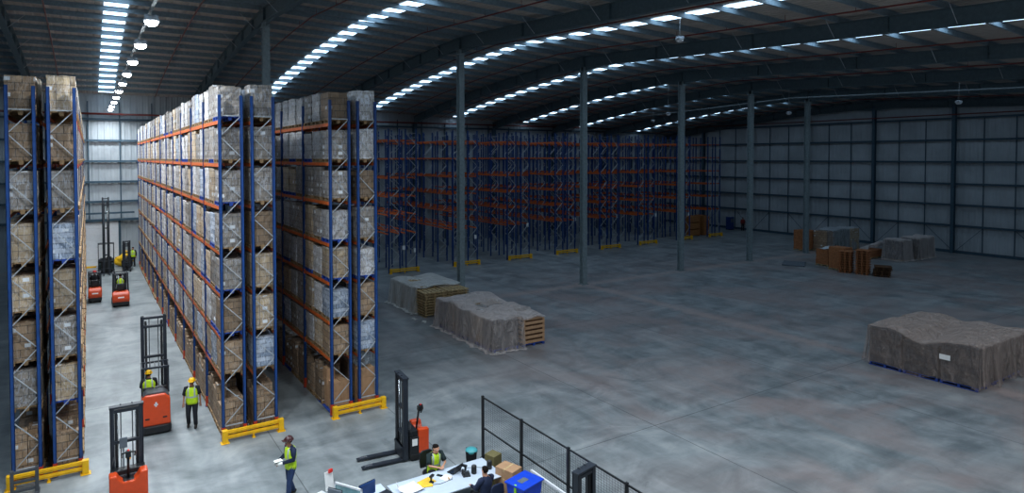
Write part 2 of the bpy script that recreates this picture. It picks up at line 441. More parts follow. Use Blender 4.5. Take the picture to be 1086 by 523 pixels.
# girts on the far wall
for z in (13.3, 11.38, 9.5, 7.63, 5.84):
    m = MB(); m.box(XL, XR, YF-.3, YF-.06, z-.09, z-.04).box(XL, XR, YF-.32, YF-.28, z-.09, z+.09)
    struct('wall_girt', m, 'girt_steel')
for x in [-2.6, .05, 2.55, 5.2]+[8.7+i*3.1 for i in range(21)]:
    struct('wall_rail', MB().box(x-.045, x+.045, YF-.22, YF-.1, 0 if x > 3 else 4.1, zb(x, YF)+.4), 'girt_steel')
for x in COLX+[-3.9]:
    struct('wall_column', hsec(MB(), x, YF-.5, 0, zb(x, YF-.5)), 'girt_steel')
struct('wall_girt', MB().box(XL, XR, YF-.5, YF-.1, 4.05, 4.25).box(-2.9, 3.6, YF-.75, YF-.6, 4.72, 4.88), 'girt_steel')
# loading door on the far wall
d = tag(obj('door_1', MB().prism([(-.75, .0), (-.75, 4.0), (2.3, 4.0), (2.3, 0)], 'y', YF-.22, YF-.1), 'white_plastic'), kind='structure')
for i in range(7): obj('door_panel', MB().box(-.7, 2.25, YF-.26, YF-.22, .04+i*.56, .04+i*.56+.53), 'white_plastic', d, bevel=.01)
struct('trim_1', MB().box(-.95, -.75, YF-.35, YF-.1, 0, 4.2).box(2.3, 2.5, YF-.35, YF-.1, 0, 4.2), 'girt_steel')
struct('trim_2', MB().box(-.6, .5, YF-1.15, YF-.9, .0, .12), 'guard_yellow')
# rafters
for x in RAFX:
    m = MB(); yy = [YB]+[YB+i*(YR-YB)/6 for i in range(1, 7)]+[YR+i*(YF-.3-YR)/10 for i in range(1, 11)]
    for a, b in zip(yy, yy[1:]):
        za, zc = zb(x, a), zb(x, b)
        for (x0, x1, h0, h1) in ((x-.17, x+.17, 0, .03), (x-.17, x+.17, DEP-.03, DEP), (x-.012, x+.012, .03, DEP-.03)):
            m.add([(x0, a, za+h0), (x1, a, za+h0), (x1, b, zc+h0), (x0, b, zc+h0), (x0, a, za+h1), (x1, a, za+h1), (x1, b, zc+h1), (x0, b, zc+h1)],
                  [(0, 3, 2, 1), (4, 5, 6, 7), (0, 1, 5, 4), (1, 2, 6, 5), (2, 3, 7, 6), (3, 0, 4, 7)])
        for s in (-1, 1): m.box(min(x+s*.012, x+s*.16), max(x+s*.012, x+s*.16), a-.01, a+.01, za+.03, za+DEP-.03)
    # haunch below the ridge
    m.prism([(YR-2.2, zb(x, YR-2.2)), (YR-.3, zb(x, YR)-.25), (YR+.3, zb(x, YR)-.25), (YR+2.2, zb(x, YR+2.2)), (YR, zb(x, YR))], 'x', x-.012, x+.012)
    struct('roof_rafter', m, 'rafter_steel')
# columns on the ridge line
for x in COLX:
    m = hsec(MB(), x, YR+.1, .03, zb(x, YR)-.02); m.box(x-.3, x+.3, YR-.2, YR+.4, 0, .03)
    m.box(x-.24, x+.24, YR-.16, YR+.36, zb(x, YR)-.35, zb(x, YR)-.3)
    struct('steel_column', m, 'column_steel')
# purlins
def purlin_y():
    out = []; y = YR+.7
    while y < YF-.4: out.append(y); y += 1.92
    y = YR-.7
    while y > YB: out.append(y); y -= 2.3
    return out
for y in purlin_y():
    m = MB(); xs = [XL]+RAFX+[XR]
    xs = [XL, 8.74, XR]
    for a, b in zip(xs, xs[1:]):
        za, zc = zb(a, y)+DEP, zb(b, y)+DEP
        for (y0, y1, h0, h1) in ((y-.01, y+.015, 0, PUR), (y, y+.085, 0, .02), (y-.085, y, PUR-.02, PUR), (y+.07, y+.085, .02, .05)):
            m.add([(a, y0, za+h0), (b, y0, zc+h0), (b, y1, zc+h0), (a, y1, za+h0), (a, y0, za+h1), (b, y0, zc+h1), (b, y1, zc+h1), (a, y1, za+h1)],
                  [(0, 3, 2, 1), (4, 5, 6, 7), (0, 1, 5, 4), (1, 2, 6, 5), (2, 3, 7, 6), (3, 0, 4, 7)])
    struct('roof_purlin', m, 'purlin_steel')
# anti-sag stays from rafter to purlin
m = MB()
for x in RAFX[1:-1]:
    m = MB()
    for i in range(12):
        y = 2+i*5.3
        if abs(y-YR) < 1: continue
        for s in (-1, 1): m.bar((x+s*.1, y, zb(x, y)+.06), (x+s*.95, y, zb(x, y)+DEP+.1), .025)
    struct('rafter_stay', m, 'galvanised')
# skylights: translucent roof sheets in the middle of each bay
SKX = [-9.7, 1.5, 15.15, 27.0, 37.9, 48.1, 57.4, 68.2]
for i, x in enumerate(SKX):
    hw = (.6, .6, .6, .6, .55, .4, .3, .3)[i]
    m = MB(); us = [0.5+(YR-.5)*k/6 for k in range(7)]+[YR+(YF-.8-YR)*k/12 for k in range(1, 13)]
    us2 = [u for u in us]
    vs = [(x+s*hw, u, zs(x, u)-.012) for u in us2 for s in (-1, 1)]
    m.add(vs, [(2*k, 2*k+2, 2*k+3, 2*k+1) for k in range(len(us2)-1)])
    struct('window_%d' % (i+1), m, 'skylight_sheet')
# sprinkler pipes and services
for x in (-1.9, 5.4, 11.4, 18.6, 24.4, 29.9, 35.2, 40.9, 46, 50.4, 55.2, 66, 71):
    ps = [(x, y, zb(x, y)+DEP-.12) for y in [YB+2+i*(YR-YB-2)/5 for i in range(6)]+[YR+i*(YF-1.5-YR)/8 for i in range(1, 9)]]
    m = MB().tube(ps, .04, 6)
    for k in range(18):
        y = 2+k*3.4; m.bar((x, y, zb(x, y)+DEP-.12), (x, y, zb(x, y)+DEP+.2), .02)
    tag(obj('sprinkler_pipe', m, 'pipe_red'), kind='structure')
struct('service_pipe', MB().tube([(59, y, 15.5-.037*abs(y-YR)) for y in (-4, 10, 20, 30, 36.8, 45, 55, 66)], .07, 8), 'pipe_grey')
struct('service_pipe', MB().tube([(XR-.9, y, 13.95) for y in (0, 66)], .06, 8), 'pipe_red')
struct('service_pipe', MB().tube([(x, YF-.9, 13.75) for x in (XL, XR)], .09, 8), 'pipe_red')
# lighting tray over the aisle and its lamps
struct('cable_tray', MB().box(1.72, 1.82, -3, 65.8, 14.42, 14.44).box(1.72, 1.73, -3, 65.8, 14.44, 14.49).box(1.81, 1.82, -3, 65.8, 14.44, 14.49), 'rafter_steel')
def lamp(lit, z, name='high_bay_lamp'):
    t = thing(name, '-', 'lamp')
    m = MB().loft([(0, 0, .0), (0, 0, .03), (0, 0, .1), (0, 0, .16)], [.2, .24, .22, .1], 16, smooth=False)
    for k in range(10):
        a = 2*PI*k/10; m.box(-.004, .004, .04, .21, .08, .2, Matrix.Rotation(a, 3, 'Z'), (0, 0, .1))
    obj('housing', m, 'galvanised', t)
    obj('lens', MB().loft([(0, 0, -.13), (0, 0, -.11), (0, 0, -.06), (0, 0, 0)], [.08, .14, .18, .2], 20), 'lamp_glow' if lit else 'white_plastic', t)
    obj('hanger', MB().bar((0, 0, .15), (0, 0, z), .018), 'galvanised', t)
    return t
LAMPY = [22.2, 27.0, 31.9, 36.7, 41.5, 46.3, 51.1, 55.6, 60.0, 64.2]
lit0 = lamp(True, .36)
rank = ['lit high bay lamp under the aisle tray, %s nearest' % ORD[i+1] for i in range(10)]
def light(x, y, z, e, size=.5):
    l = bpy.data.lights.new('lamp_light', 'AREA'); l.shape = 'DISK'; l.size = size; l.energy = e; l.color = (.88, .95, 1.0)
    l.spread = R(150)
    o = bpy.data.objects.new('lamp_light', l); col.objects.link(o); o.location = (x, y, z); return o
for i, y in enumerate(LAMPY):
    t = lit0 if i == 0 else dup(lit0)
    t.location = (1.77, y, 14.06); tag(t, rank[i], 'lamp', 'lit high bay lamps in a row over the aisle')
    light(1.77, y, 13.83, LAMP_E)
# unseen fittings of the same kind, added to brighten loading area and hall
for x, y in ((1.77, 17.4), (1.77, 12.6), (1.77, 7.8), (8.7, 14.5), (8.7, 8.5), (15.5, 11.5), (-5, 13), (15.5, 6.5), (21, 5.5), (27, 3.5), (27, -2), (38, 2), (48, 1)):
    t = dup(lit0); t.location = (x, y, 14.06 if x == 1.77 else 14.4)
    tag(t, 'added high bay lamp out of view, brightening loading area and hall', 'lamp', 'added high bay lamps out of view')
    light(x, y, t.location.z-.23, LAMP_E*(LF if x < 15 else HF))
off0 = None
for x, y, z, lab in ((27.0, 23.1, 16.0, 'unlit high bay lamp on long rod beside the roof skylight, nearest of the dark lamps'),
                     (48.1, 42.5, 13.9, 'unlit high bay lamp above the empty racks'), (57.4, 36.0, 13.9, 'unlit high bay lamp between the two farthest columns'),
                     (57.4, 22.2, 13.9, 'unlit high bay lamp in front of right wall top'), (57.4, 53, 14.0, 'unlit high bay lamp over the far end of the empty racks')):
    t = lamp(False, zs(x, y)-z-.1); t.location = (x, y, z); tag(t, lab, 'lamp', 'unlit high bay lamps')

# ------------------------------------------------------------------ pallets and loads
def pallet_mb(w, l, h=.144, n=5, ins=.06, bl=.06):
    """w along x, l along y"""
    m = MB(); bw = w/n*.72
    for k in range(n):
        x = -w/2+bw/2+(w-bw)*k/(n-1); m.box(x-bw/2, x+bw/2, -l/2, l/2, h-.022, h)
    for y in (-l/2+.05, 0, l/2-.05):
        m.box(-w/2, w/2, y-.05, y+.05, h-.044, h-.022)
        for x in (-w/2+ins, 0, w/2-ins): m.box(x-bl, x+bl, y-.05+(ins-.06)*(1 if y < -.1 else (-1 if y > .1 else 0)), y+.05+(ins-.06)*(1 if y < -.1 else (-1 if y > .1 else 0)), .022, h-.044)
    for x in (-w/2+.05, 0, w/2-.05): m.box(x-.05, x+.05, -l/2, l/2, 0, .022)
    return m
def load_mb(w, l, h, seed, rough=.018, nx=5, ny=6, nz=7, z0=.144, tilt=0.):
    r = random.Random(seed); m = MB()
    def grid(P, a, b):
        o = len(m.v); 
        m.add([P(i/a, j/b) for j in range(b+1) for i in range(a+1)], [(j*(a+1)+i, j*(a+1)+i+1, (j+1)*(a+1)+i+1, (j+1)*(a+1)+i) for j in range(b) for i in range(a)], False)
    cache = {}
    def q(x, y, z):
        k = (round(x, 4), round(y, 4), round(z, 4))
        if k not in cache:
            cache[k] = (x*(1+tilt*0)+r.uniform(-rough, rough), y+r.uniform(-rough, rough), z+(r.uniform(-rough, rough)*.8 if z > z0+.01 else 0))
        return cache[k]
    for s in (-1, 1):
        grid(lambda u, v: q(s*w/2, (u-.5)*l, z0+v*h), ny, nz)
        grid(lambda u, v: q((u-.5)*w, s*l/2, z0+v*h), nx, nz)
    grid(lambda u, v: q((u-.5)*w, (v-.5)*l, z0+h), nx, ny)
    grid(lambda u, v: q((u-.5)*w, (v-.5)*l, z0), nx, ny)
    return m
PW, PL = .78, 1.0
pal_me = {'wood': pallet_mb(PW, PL).data('pallet', 'rack_wood'), 'blue': pallet_mb(PW, PL).data('pallet', 'pallet_blue')}
LOADS = {}
KINDS = [('load_white_film', 'white film-wrapped pallet load'), ('load_grey_film', 'grey film-wrapped pallet load'), ('load_tan_film', 'tan carton pallet load in film'),
         ('load_brown', 'brown carton pallet load'), ('load_blue_film', 'bluish film-wrapped pallet load')]
for kn, kl in KINDS:
    LOADS[kn] = [load_mb(w, l, h, sd).data('load', kn) for sd, (w, l, h) in enumerate(((.76, .98, 1.15), (.74, .94, 1.09), (.75, .96, 1.18), (.76, .98, 1.03)))]
def stepped(seed, kn):
    """cartons stacked loose on a pallet, top layer missing in places"""
    r = random.Random(seed); m = MB(); w = .74; l = .98
    for i in range(2):
        for j in range(3):
            hh = .28*(r.choice((3, 4, 4, 5)))
            x0 = -w/2+i*w/2; y0 = -l/2+j*l/3
            for k in range(int(hh/.28+.1)):
                e = r.uniform(0, .015); m.box(x0+e, x0+w/2-.008, y0+e, y0+l/3-.008, .144+k*.28, .144+k*.28+.272)
    return m.data('load', kn)
FLOORLOADS = [stepped(s, 'load_brown') for s in range(5)]
BL = [0.0, 2.08, 3.48, 4.99, 6.47, 8.05, 9.54, 11.03]

# ------------------------------------------------------------------ racking
Y0, BAY, PT = 23.0, 3.45, 11.96
def frame_mbs(dx, top, w=.1, brace0=.45, step=.72, bw=.032):
    post = MB()
    for x in (w/2, dx-w/2):
        post.box(x-w/2, x+w/2, -w/2, -w/2+.012, .02, top).box(x-w/2, x-w/2+.012, -w/2, w/2, .02, top).box(x+w/2-.012, x+w/2, -w/2, w/2, .02, top)
        post.box(x-w*.8, x+w*.8, -w*.8, w*.8, 0, .02)
    br = MB(); z = brace0; s = 0
    br.bar((w*.6, 0, z), (dx-w*.6, 0, z), .035, .035)
    while z+step < top-.25:
        a, b = (w*.6, dx-w*.6) if s % 2 == 0 else (dx-w*.6, w*.6)
        br.bar((a, 0, z), (b, 0, z+step), bw, bw); z += step; s += 1
    br.bar((w*.6, 0, z), (dx-w*.6, 0, z), .035, .035)
    ft = MB()
    for x in (w/2,): ft.box(x-w*.62, x+w*.62, -w*.62, -w*.5, .02, .42).box(x-w*.62, x-w*.5, -w*.62, w*.6, .02, .42).box(x+w*.5, x+w*.62, -w*.62, w*.6, .02, .42)
    return post, br, ft
def beam_mb(length, w=.045, h=.12):
    m = MB(); m.box(-w/2, w/2, .05, length-.05, -h/2, h/2)
    for y in (.045, length-.055): m.box(-w/2-.012, w/2+.012, y, y+.012, -h*.9, h*.9)
    return m
FR = {}
def rack(label, x0, x1, ys0, nb, bay, levels, top, catlab, beams_fine, group, step=.72, pm='blue_steel', bm_='orange_steel', feet=True):
    dx = x1-x0
    key = (round(dx, 3), top, step)
    if key not in FR:
        p, b, f = frame_mbs(dx, top, .1, .45, step, .026 if step < .8 else .044)
        FR[key] = (p.data('upright_frame', pm), b.data('bracing', 'galvanised'), f.data('foot_guard', 'foot_red'))
    kb = ('beam', bay)
    if kb not in FR: FR[kb] = beam_mb(bay).data('beam', bm_)
    t = thing('pallet_rack', label, 'pallet rack', (x0, ys0, 0), 0, group)
    for i in range(nb+1):
        u = link('upright_frame', FR[key][0], t, (0, i*bay, 0))
        link('bracing', FR[key][1], u); 
        if feet:
            link('foot_guard', FR[key][2], u); link('foot_guard', FR[key][2], u, (dx-.1, 0, 0))
    rest = MB(); rest_n = 0; cnt = 0
    for i in range(nb):
        for z in levels:
            for x in (.05, dx-.05):
                if cnt < beams_fine: link('beam', FR[kb], t, (x, i*bay, z)); cnt += 1
                else:
                    rest.box(x-.022, x+.022, i*bay+.05, (i+1)*bay-.05, z-.06, z+.06); rest_n += 1
    if rest_n: tag(obj('beam', rest, bm_, t), 'orange beams of the far bays', kind='stuff')
    return t
RK = [('left rack, outer run', -2.09, -1.32, 4), ('left rack, aisle-side run', -1.06, -.28, 12), ('long middle rack, aisle-side run', 3.83, 4.65, 12),
      ('long middle rack, rear run', 4.90, 5.74, 4), ('right loaded rack, left run', 7.73, 8.575, 4), ('right loaded rack, right run', 8.83, 9.646, 4)]
LABS = ['blue and orange loaded pallet rack, outer run at the left edge', 'blue and orange loaded pallet rack, run left of the forklift aisle',
        'long loaded pallet rack with blue posts, run right of the forklift aisle', 'loaded pallet rack run backing onto the long middle rack',
        'shorter loaded pallet rack, left run behind the yellow end guard', 'shorter loaded pallet rack, run facing the open hall']
for (nm, x0, x1, nb), lb in zip(RK, LABS):
    rack(lb, x0, x1, Y0+.05, nb, BAY, BL[1:], PT, '', 98, 'loaded pallet racks')
# row spacers tie the back-to-back runs: loose bars of their own
# loads
cands = []
def score(x, y, z, vis):
    p = Vector((x, y, z))-Vector((0, 0, H_CAM)); w = p.dot(fw)
    return vis/(w*w)
NB = {0: 1, 1: 12, 2: 12, 3: 1, 4: 4, 5: 1}
for ri, (nm, x0, x1, nb) in enumerate(RK):
    for ti in range(8):
        for k in range(NB[ri]*3-(1 if ri == 4 else 0)):
            y = Y0+.05+(k//3)*BAY+.62+(k % 3)*1.105
            x = (x0+x1)/2+(-.01 if ri in (1, 3, 5) else .01)
            end = k == 0
            vis = 1.0 if (end or ri in (2, 4)) else (.18 if ri == 1 else .12)
            # a face turned towards the camera counts by how square it is to the view
            if ri in (2, 4) and not end: vis = .9
            cands.append((score(x, y, BL[ti]+.6, vis), ri, ti, k, x, y))
cands.sort(reverse=True)
TIER = ['floor', 'second', 'third', 'fourth', 'fifth', 'sixth', 'seventh', 'top']
SHORT = ['outer left rack run', 'left rack aisle run', 'long middle rack', 'rear middle rack run', 'right rack left run', 'right rack hall-side run']
rest = {}; nload = 0
rl = random.Random(11)
proto = {}
skip_floor = {(4, 0, 0), (5, 0, 0)}
for idx, (sc_, ri, ti, k, x, y) in enumerate(cands):
    if (ri, ti, k) in skip_floor: continue
    rr = rl.random()
    low = ti <= 2
    if ti == 0: kn = 'load_brown'
    elif ri == 1 and k > 0: kn = ['load_white_film', 'load_grey_film', 'load_tan_film'][int(rr*3)]
    elif ri in (0, 1): kn = ['load_brown', 'load_brown', 'load_blue_film', 'load_tan_film', 'load_grey_film', 'load_grey_film'][int(rr*6)] if ti < 6 else ['load_tan_film', 'load_brown', 'load_grey_film'][int(rr*3)]
    elif k == 0: kn = ['load_grey_film', 'load_grey_film', 'load_tan_film', 'load_brown', 'load_white_film'][int(rr*5)] if not low else ['load_brown', 'load_tan_film', 'load_blue_film'][int(rr*3)]
    else: kn = ['load_white_film', 'load_white_film', 'load_white_film', 'load_grey_film', 'load_grey_film', 'load_tan_film', 'load_blue_film'][int(rr*7)]
    vi = rl.randrange(4)
    if ti == 1: vi = (1, 3)[vi % 2]
    z = BL[ti]+(.062 if ti else 0)
    x += rl.uniform(-.012, .012); y += rl.uniform(-.02, .02); rz = rl.uniform(-.02, .02)
    me = FLOORLOADS[rl.randrange(5)] if ti == 0 else LOADS[kn][vi]
    if ti == 0: z = .004
    if nload < 300:
        kl = dict(KINDS)[kn]
        if ti == 0: kl = 'loose brown carton pallet load'
        pos = 'at the near end' if k == 0 else '%s from near end' % ORD[k+1]
        lab = '%s, %s tier, %s, %s' % (kl, TIER[ti], pos, SHORT[ri])
        t = thing('pallet_load', lab, 'pallet load', (x, y, z), rz, 'pallet loads stored in the racks')
        link('pallet', pal_me['blue' if rl.random() < .18 else 'wood'], t)
        link('load', me, t)
        nload += 1
    else:
        rest.setdefault(me.materials[0].name, []).append((me, x, y, z, rz))
if rest:
    m = MB(); names = list(rest)+['rack_wood']
    pm = MB()
    for mi, nmn in enumerate(rest):
        m.mat = mi
        for me, x, y, z, rz in rest[nmn]:
            xs = [v.co.x for v in me.vertices]; hs = [v.co.z for v in me.vertices]; l = max(v.co.y for v in me.vertices)
            w = max(xs)-.01; h = max(hs)
            m.mat = mi; m.box(x-w, x+w, y-l, y+l, z+.144, z+h); m.mat = len(rest); m.box(x-.43, x+.43, y-.5, y+.5, z+.1, z+.143)
            for q in (-.38, 0, .38): m.box(x-.44, x+.44, y+q-.05, y+q+.05, z, z+.1)
    mats = [n for n in rest]
    o = obj('pallet_load', m, mats+['rack_wood'])
    tag(o, 'the many farther pallet loads deep in the racks', 'pallet load', 'pallet loads stored in the racks', 'stuff')

# loose cartons standing in the right rack's floor tier
cb = {}
def carton(x, y, z, w, l, h, rz, label, mat='carton_plain', name='carton', group='loose cartons in the right rack', tape=True):
    key = (w, l, h, mat)
    if key not in cb:
        m = MB().box(-w/2, w/2, -l/2, l/2, 0, h)
        t = MB().box(-w/2-.001, w/2+.001, -.025, .025, h, h+.002).box(-w/2-.0015, -w/2, -.025, .025, h*.75, h+.002).box(w/2, w/2+.0015, -.025, .025, h*.75, h+.002)
        cb[key] = (m.data(name, mat), t.data('tape', 'paper' if mat != 'carton_plain' else 'wood'))
    o = link(name, cb[key][0], None, (x, y, z), rz); tag(o, label, 'carton', group)
    if tape: link('tape', cb[key][1], o)
    return o
spots = [(8.05, 23.55, 'front left'), (8.4, 23.6, 'front right'), (8.05, 24.2, 'middle left'), (8.4, 24.2, 'middle right'), (9.1, 23.5, 'hall side left'), (9.42, 23.5, 'hall side right')]
hts = ['bottom', 'second', 'third', 'top']
for i, (x, y, nm) in enumerate(spots):
    n = 4 if i in (2, 4, 5) else 3
    for k in range(n):
        carton(x, y, .03+k*.365, .33, .48, .36, rng.uniform(-.04, .04), 'brown carton, %s of the %s stack in the right rack floor bay' % (hts[k] if k < n-1 else 'top', nm))
tag(obj('skid', pallet_mb(.85, 1.7, .028), 'pallet_blue', None, (8.2, 24.1, 0)), 'blue low skid under loose cartons in the right rack', 'skid')
tag(obj('skid', pallet_mb(.75, 1.0, .028), 'pallet_blue', None, (9.24, 23.7, 0)), 'blue low skid under the hall-side cartons of the right rack', 'skid')
w = MB().ball((0, 0, .34), .4, .36, .36, 16, 8, -.95, .95)
for v in range(len(w.v)):
    a, b, c = w.v[v]; w.v[v] = (a+rng.uniform(-.03, .03), b+rng.uniform(-.03, .03), c+rng.uniform(-.02, .02))
tag(obj('film_bundle', w, 'clear_film', None, (9.2, 23.62, 1.49)), 'crumpled clear film bundle on cartons in the right rack', 'film bundle')

# yellow guards at the rack ends
def guard(x0, x1, y, label, h=.44, grp='yellow rack end guards by the loading area'):
    t = thing('rack_guard', label, 'rack guard', (x0, y, 0), 0, grp)
    L = x1-x0
    for x in (.09, L-.09):
        obj('post', MB().box(x-.09, x+.09, -.09, .09, .02, h).box(x-.14, x+.14, -.14, .14, 0, .02), 'guard_yellow', t, bevel=.012)
    for z in (h*.42, h*.82):
        obj('rail', MB().box(.18, L-.18, -.04, .04, z-h*.14, z+h*.14).box(.18, L-.18, -.055, -.04, z-.015, z+.015), 'guard_yellow', t, bevel=.01)
    obj('foot', MB().box(L/2-.05, L/2+.05, -.1, .1, 0, .02).box(L/2-.03, L/2+.03, -.03, .03, .02, h*.3), 'guard_yellow', t)
    return t
guard(-2.2, -.12, 22.78, 'yellow steel guard at the near end of the left rack')
guard(3.78, 5.86, 22.72, 'yellow steel guard at the near end of the long middle rack')
guard(7.7, 9.82, 22.72, 'yellow steel guard at the near end of the right loaded rack')

# empty racks further back
EX = [21.5, 27.85, 33.95, 39.95, 46.2, 52.1, 58.7, 64.5]
EL = [3.3, 4.9, 6.45, 8.02, 9.66, 11.25]
NAMES = ['first', 'second', 'third', 'fourth', 'fifth', 'sixth', 'seventh', 'last']
for i, x in enumerate(EX):
    wtot = 2.66 if i < 6 else 2.36; dxx = wtot*.41
    ye = 48.95+.045*(x-22.5); nb = 5; bay = 2.9
    for s in (0, 1):
        xa = x if s == 0 else x+wtot-dxx
        if i == 7 and s == 0: pass
        rack('empty blue and orange pallet rack, %s row from the left, %s run' % (NAMES[i], ('left', 'right')[s]), xa, xa+dxx, ye, nb if i < 7 else 4, bay, EL, 12.2, '', 60, 'empty pallet racks along the far side', .95, feet=False)
    guard(x-.03, x+wtot+.03, ye-.35, 'yellow guard at the end of the %s empty rack row' % NAMES[i], .42, 'yellow guards at the empty rack ends')
# ------------------------------------------------------------------ covered goods in the hall
def drape(name, label, x0, x1, y0, y1, top, mat, seed, skirt=None, fold=.07, flare=.12, cat='plastic sheet', step=.13, margin=1.9, group=None, pool=True):
    """a sheet lying over the box x0..x1, y0..y1: top(x,y) gives its height, the rest hangs down in folds"""
    r = random.Random(seed); ph = [r.uniform(0, 6) for _ in range(8)]
    skirt = skirt or (lambda x, y: 9.)
    nx = int((x1-x0+2*margin)/step); ny = int((y1-y0+2*margin)/step)
    vs = []; keep = {}
    def mp(u, v):
        cx = min(max(u, x0), x1); cy = min(max(v, y0), y1)
        dx, dy = u-cx, v-cy; d = math.hypot(dx, dy)
        th = top(cx, cy)
        if d < 1e-6:
            e = min(cx-x0, x1-cx, cy-y0, y1-cy)
            return Vector((cx, cy, th-.05*math.exp(-e*9)+.02*math.sin(u*5+ph[0])*math.sin(v*4+ph[1]))), 0, True
        n = Vector((dx/d, dy/d)); per = cx*1.0+cy*1.0+math.atan2(dy, dx)*.35
        hem = .03 if pool else .1+.09*math.sin(per*2.3+ph[6])+.05*math.sin(per*5.7+ph[7])
        lim = min(th-hem, skirt(cx, cy))
        fallen = min(d, lim); over = max(0, d-lim)
        amp = fold*(fallen/ max(th, .3))
        out = .03+flare*(fallen/max(th, .3))**1.5+amp*(math.sin(per*4.1+ph[2])+.6*math.sin(per*9.3+ph[3])+.3*math.sin(per*17+ph[4]))*.7
        out = max(.02, out)
        if over > 0 and (not pool or skirt(cx, cy) < th-.03): return None, d, False
        out += min(over, .28)*.9
        z = th-fallen+(.012+.02*abs(math.sin(per*7+ph[5])) if over > 0 else 0)
        return Vector((cx+n.x*out, cy+n.y*out, max(.012, z))), d, over < .28
    idx = {}
    m = MB()
    for j in range(ny+1):
        for i in range(nx+1):
            u = x0-margin+i*(x1-x0+2*margin)/nx; v = y0-margin+j*(y1-y0+2*margin)/ny
            p, d, ok = mp(u, v)
            if p is not None and ok: idx[i, j] = len(vs); vs.append(p)
    fs = [(idx[i, j], idx[i+1, j], idx[i+1, j+1], idx[i, j+1]) for j in range(ny) for i in range(nx) if all(k in idx for k in ((i, j), (i+1, j), (i+1, j+1), (i, j+1)))]
    m.add(vs, fs, True)
    return tag(obj(name, m, mat), label, cat, group)
def bump2(x, y, cx, cy, rx, ry): return math.exp(-((x-cx)/rx)**2-((y-cy)/ry)**2)

# long sheet-covered row with the wooden crate at its open corner
def topA(x, y):
    h = 1.68+.14*bump2(x, y, 17.7, 30.6, .8, .9)+.1*bump2(x, y, 19.8, 31.6, 1, .8)-.36*bump2(x, y, 19.4, 29.6, 1.1, .45)-.1*bump2(x, y, 18.2, 28.6, .7, .6)+.05*math.sin(x*5)*math.cos(y*3)
    if x > 18.95 and y < 27.5: h -= .12
    return h
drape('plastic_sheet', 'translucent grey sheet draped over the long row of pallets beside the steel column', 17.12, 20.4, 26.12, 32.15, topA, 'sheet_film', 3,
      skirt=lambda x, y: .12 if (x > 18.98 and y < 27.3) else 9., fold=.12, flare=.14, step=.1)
k = 0
def block(x, y, w, l, h, mat, pal, label, group=None, seed=0, rz=0, z=0, cat='pallet load'):
    t = thing('pallet_load', label, cat, (x, y, z), rz, group)
    obj('pallet', pallet_mb(w, l), pal, t)
    obj('load', load_mb(w-.04, l-.04, h-.144, seed), mat, t)
    return t
WH = ['nearest', 'second', 'third', 'fourth', 'farthest']
for j in range(5):
    y = 26.75+j*1.2
    block(17.95, y, 1.5, 1.1, (1.5, 1.55, 1.6, 1.62, 1.6)[j], ['load_dark_film', 'load_brown', 'load_grey_film', 'load_brown', 'load_dark_film'][j], 'pallet_blue', '%s load in the left file under the long grey sheet' % WH[j], 'loads under the long grey sheet', j)
    if j: block(19.62, y+.1, 1.4, 1.1, 1.45, ['load_brown', 'load_grey_film', 'load_brown', 'load_tan_film'][j-1], 'pallet_blue', '%s load in the right file under the long grey sheet' % WH[j], 'loads under the long grey sheet', j+9)
def slat_crate(x, y, w, l, h, n, label, mat='wood', rz=0, z=0):
    t = thing('slatted_crate', label, 'crate', (x, y, z), rz)
    obj('pallet', pallet_mb(w, l), 'pallet_blue', t)
    for s in (-1, 1):
        for sx in (-1, 1): obj('corner_post', MB().box(sx*(w/2-.05)-.05, sx*(w/2-.05)+.05, s*(l/2-.05)-.05, s*(l/2-.05)+.05, .144, h), mat, t)
    m = MB(); dz = (h-.144)/n
    for i in range(n):
        z0 = .144+i*dz+.02; z1 = z0+dz*.58
        for s in (-1, 1):
            m.box(-w/2, w/2, s*l/2-.012, s*l/2+.012, z0, z1); m.box(s*w/2-.012, s*w/2+.012, -l/2, l/2, z0, z1)
    m.box(-w/2, w/2, -l/2, l/2, h, h+.025)
    obj('slats', m, mat, t)
    obj('contents', MB().box(-w/2+.06, w/2-.06, -l/2+.06, l/2-.06, .15, h-.05), 'wood_dark', t)
    return t
slat_crate(19.68, 26.72, 1.34, 1.1, 1.36, 5, 'slatted wooden crate on a blue pallet at the open corner of the grey sheet', 'carton_plain')
# pallet stacks under the paler sheet
pme = {}
def pallet_stack(x, y, n, w, l, mat, lab, group, rz=0, z=0, jit=.02, ph=.164):
    key = (w, l, mat, ph)
    if key not in pme: pme[key] = pallet_mb(w, l, ph, ins=.16, bl=.045).data('wooden_pallet', mat)
    for i in range(n):
        o = link('wooden_pallet', pme[key], None, (x+rng.uniform(-jit, jit), y+rng.uniform(-jit, jit), z+i*(ph+.0005)), rz+rng.uniform(-.02, .02))
        tag(o, lab % (ORD[i+1] if i < n-1 else 'topmost'), 'pallet', group)
wp = {}
pallet_stack(18.15, 34.75, 9, 1.5, 1.15, 'wood', 'wooden pallet, %s up in the stack at the bare corner of the pale sheet', 'pallets stacked under the pale sheet')
pallet_stack(19.8, 34.75, 9, 1.5, 1.15, 'wood', 'wooden pallet, %s up in the hall-side stack by the pale sheet', 'pallets stacked under the pale sheet')
pallet_stack(18.15, 36.0, 10, 1.5, 1.15, 'wood', 'wooden pallet, %s up in the second stack under the pale sheet', 'pallets stacked under the pale sheet')
pallet_stack(18.15, 37.25, 10, 1.5, 1.15, 'wood', 'wooden pallet, %s up in the third stack under the pale sheet', 'pallets stacked under the pale sheet')
pallet_stack(18.15, 38.5, 10, 1.5, 1.15, 'wood', 'wooden pallet, %s up in the farthest stack under the pale sheet', 'pallets stacked under the pale sheet')
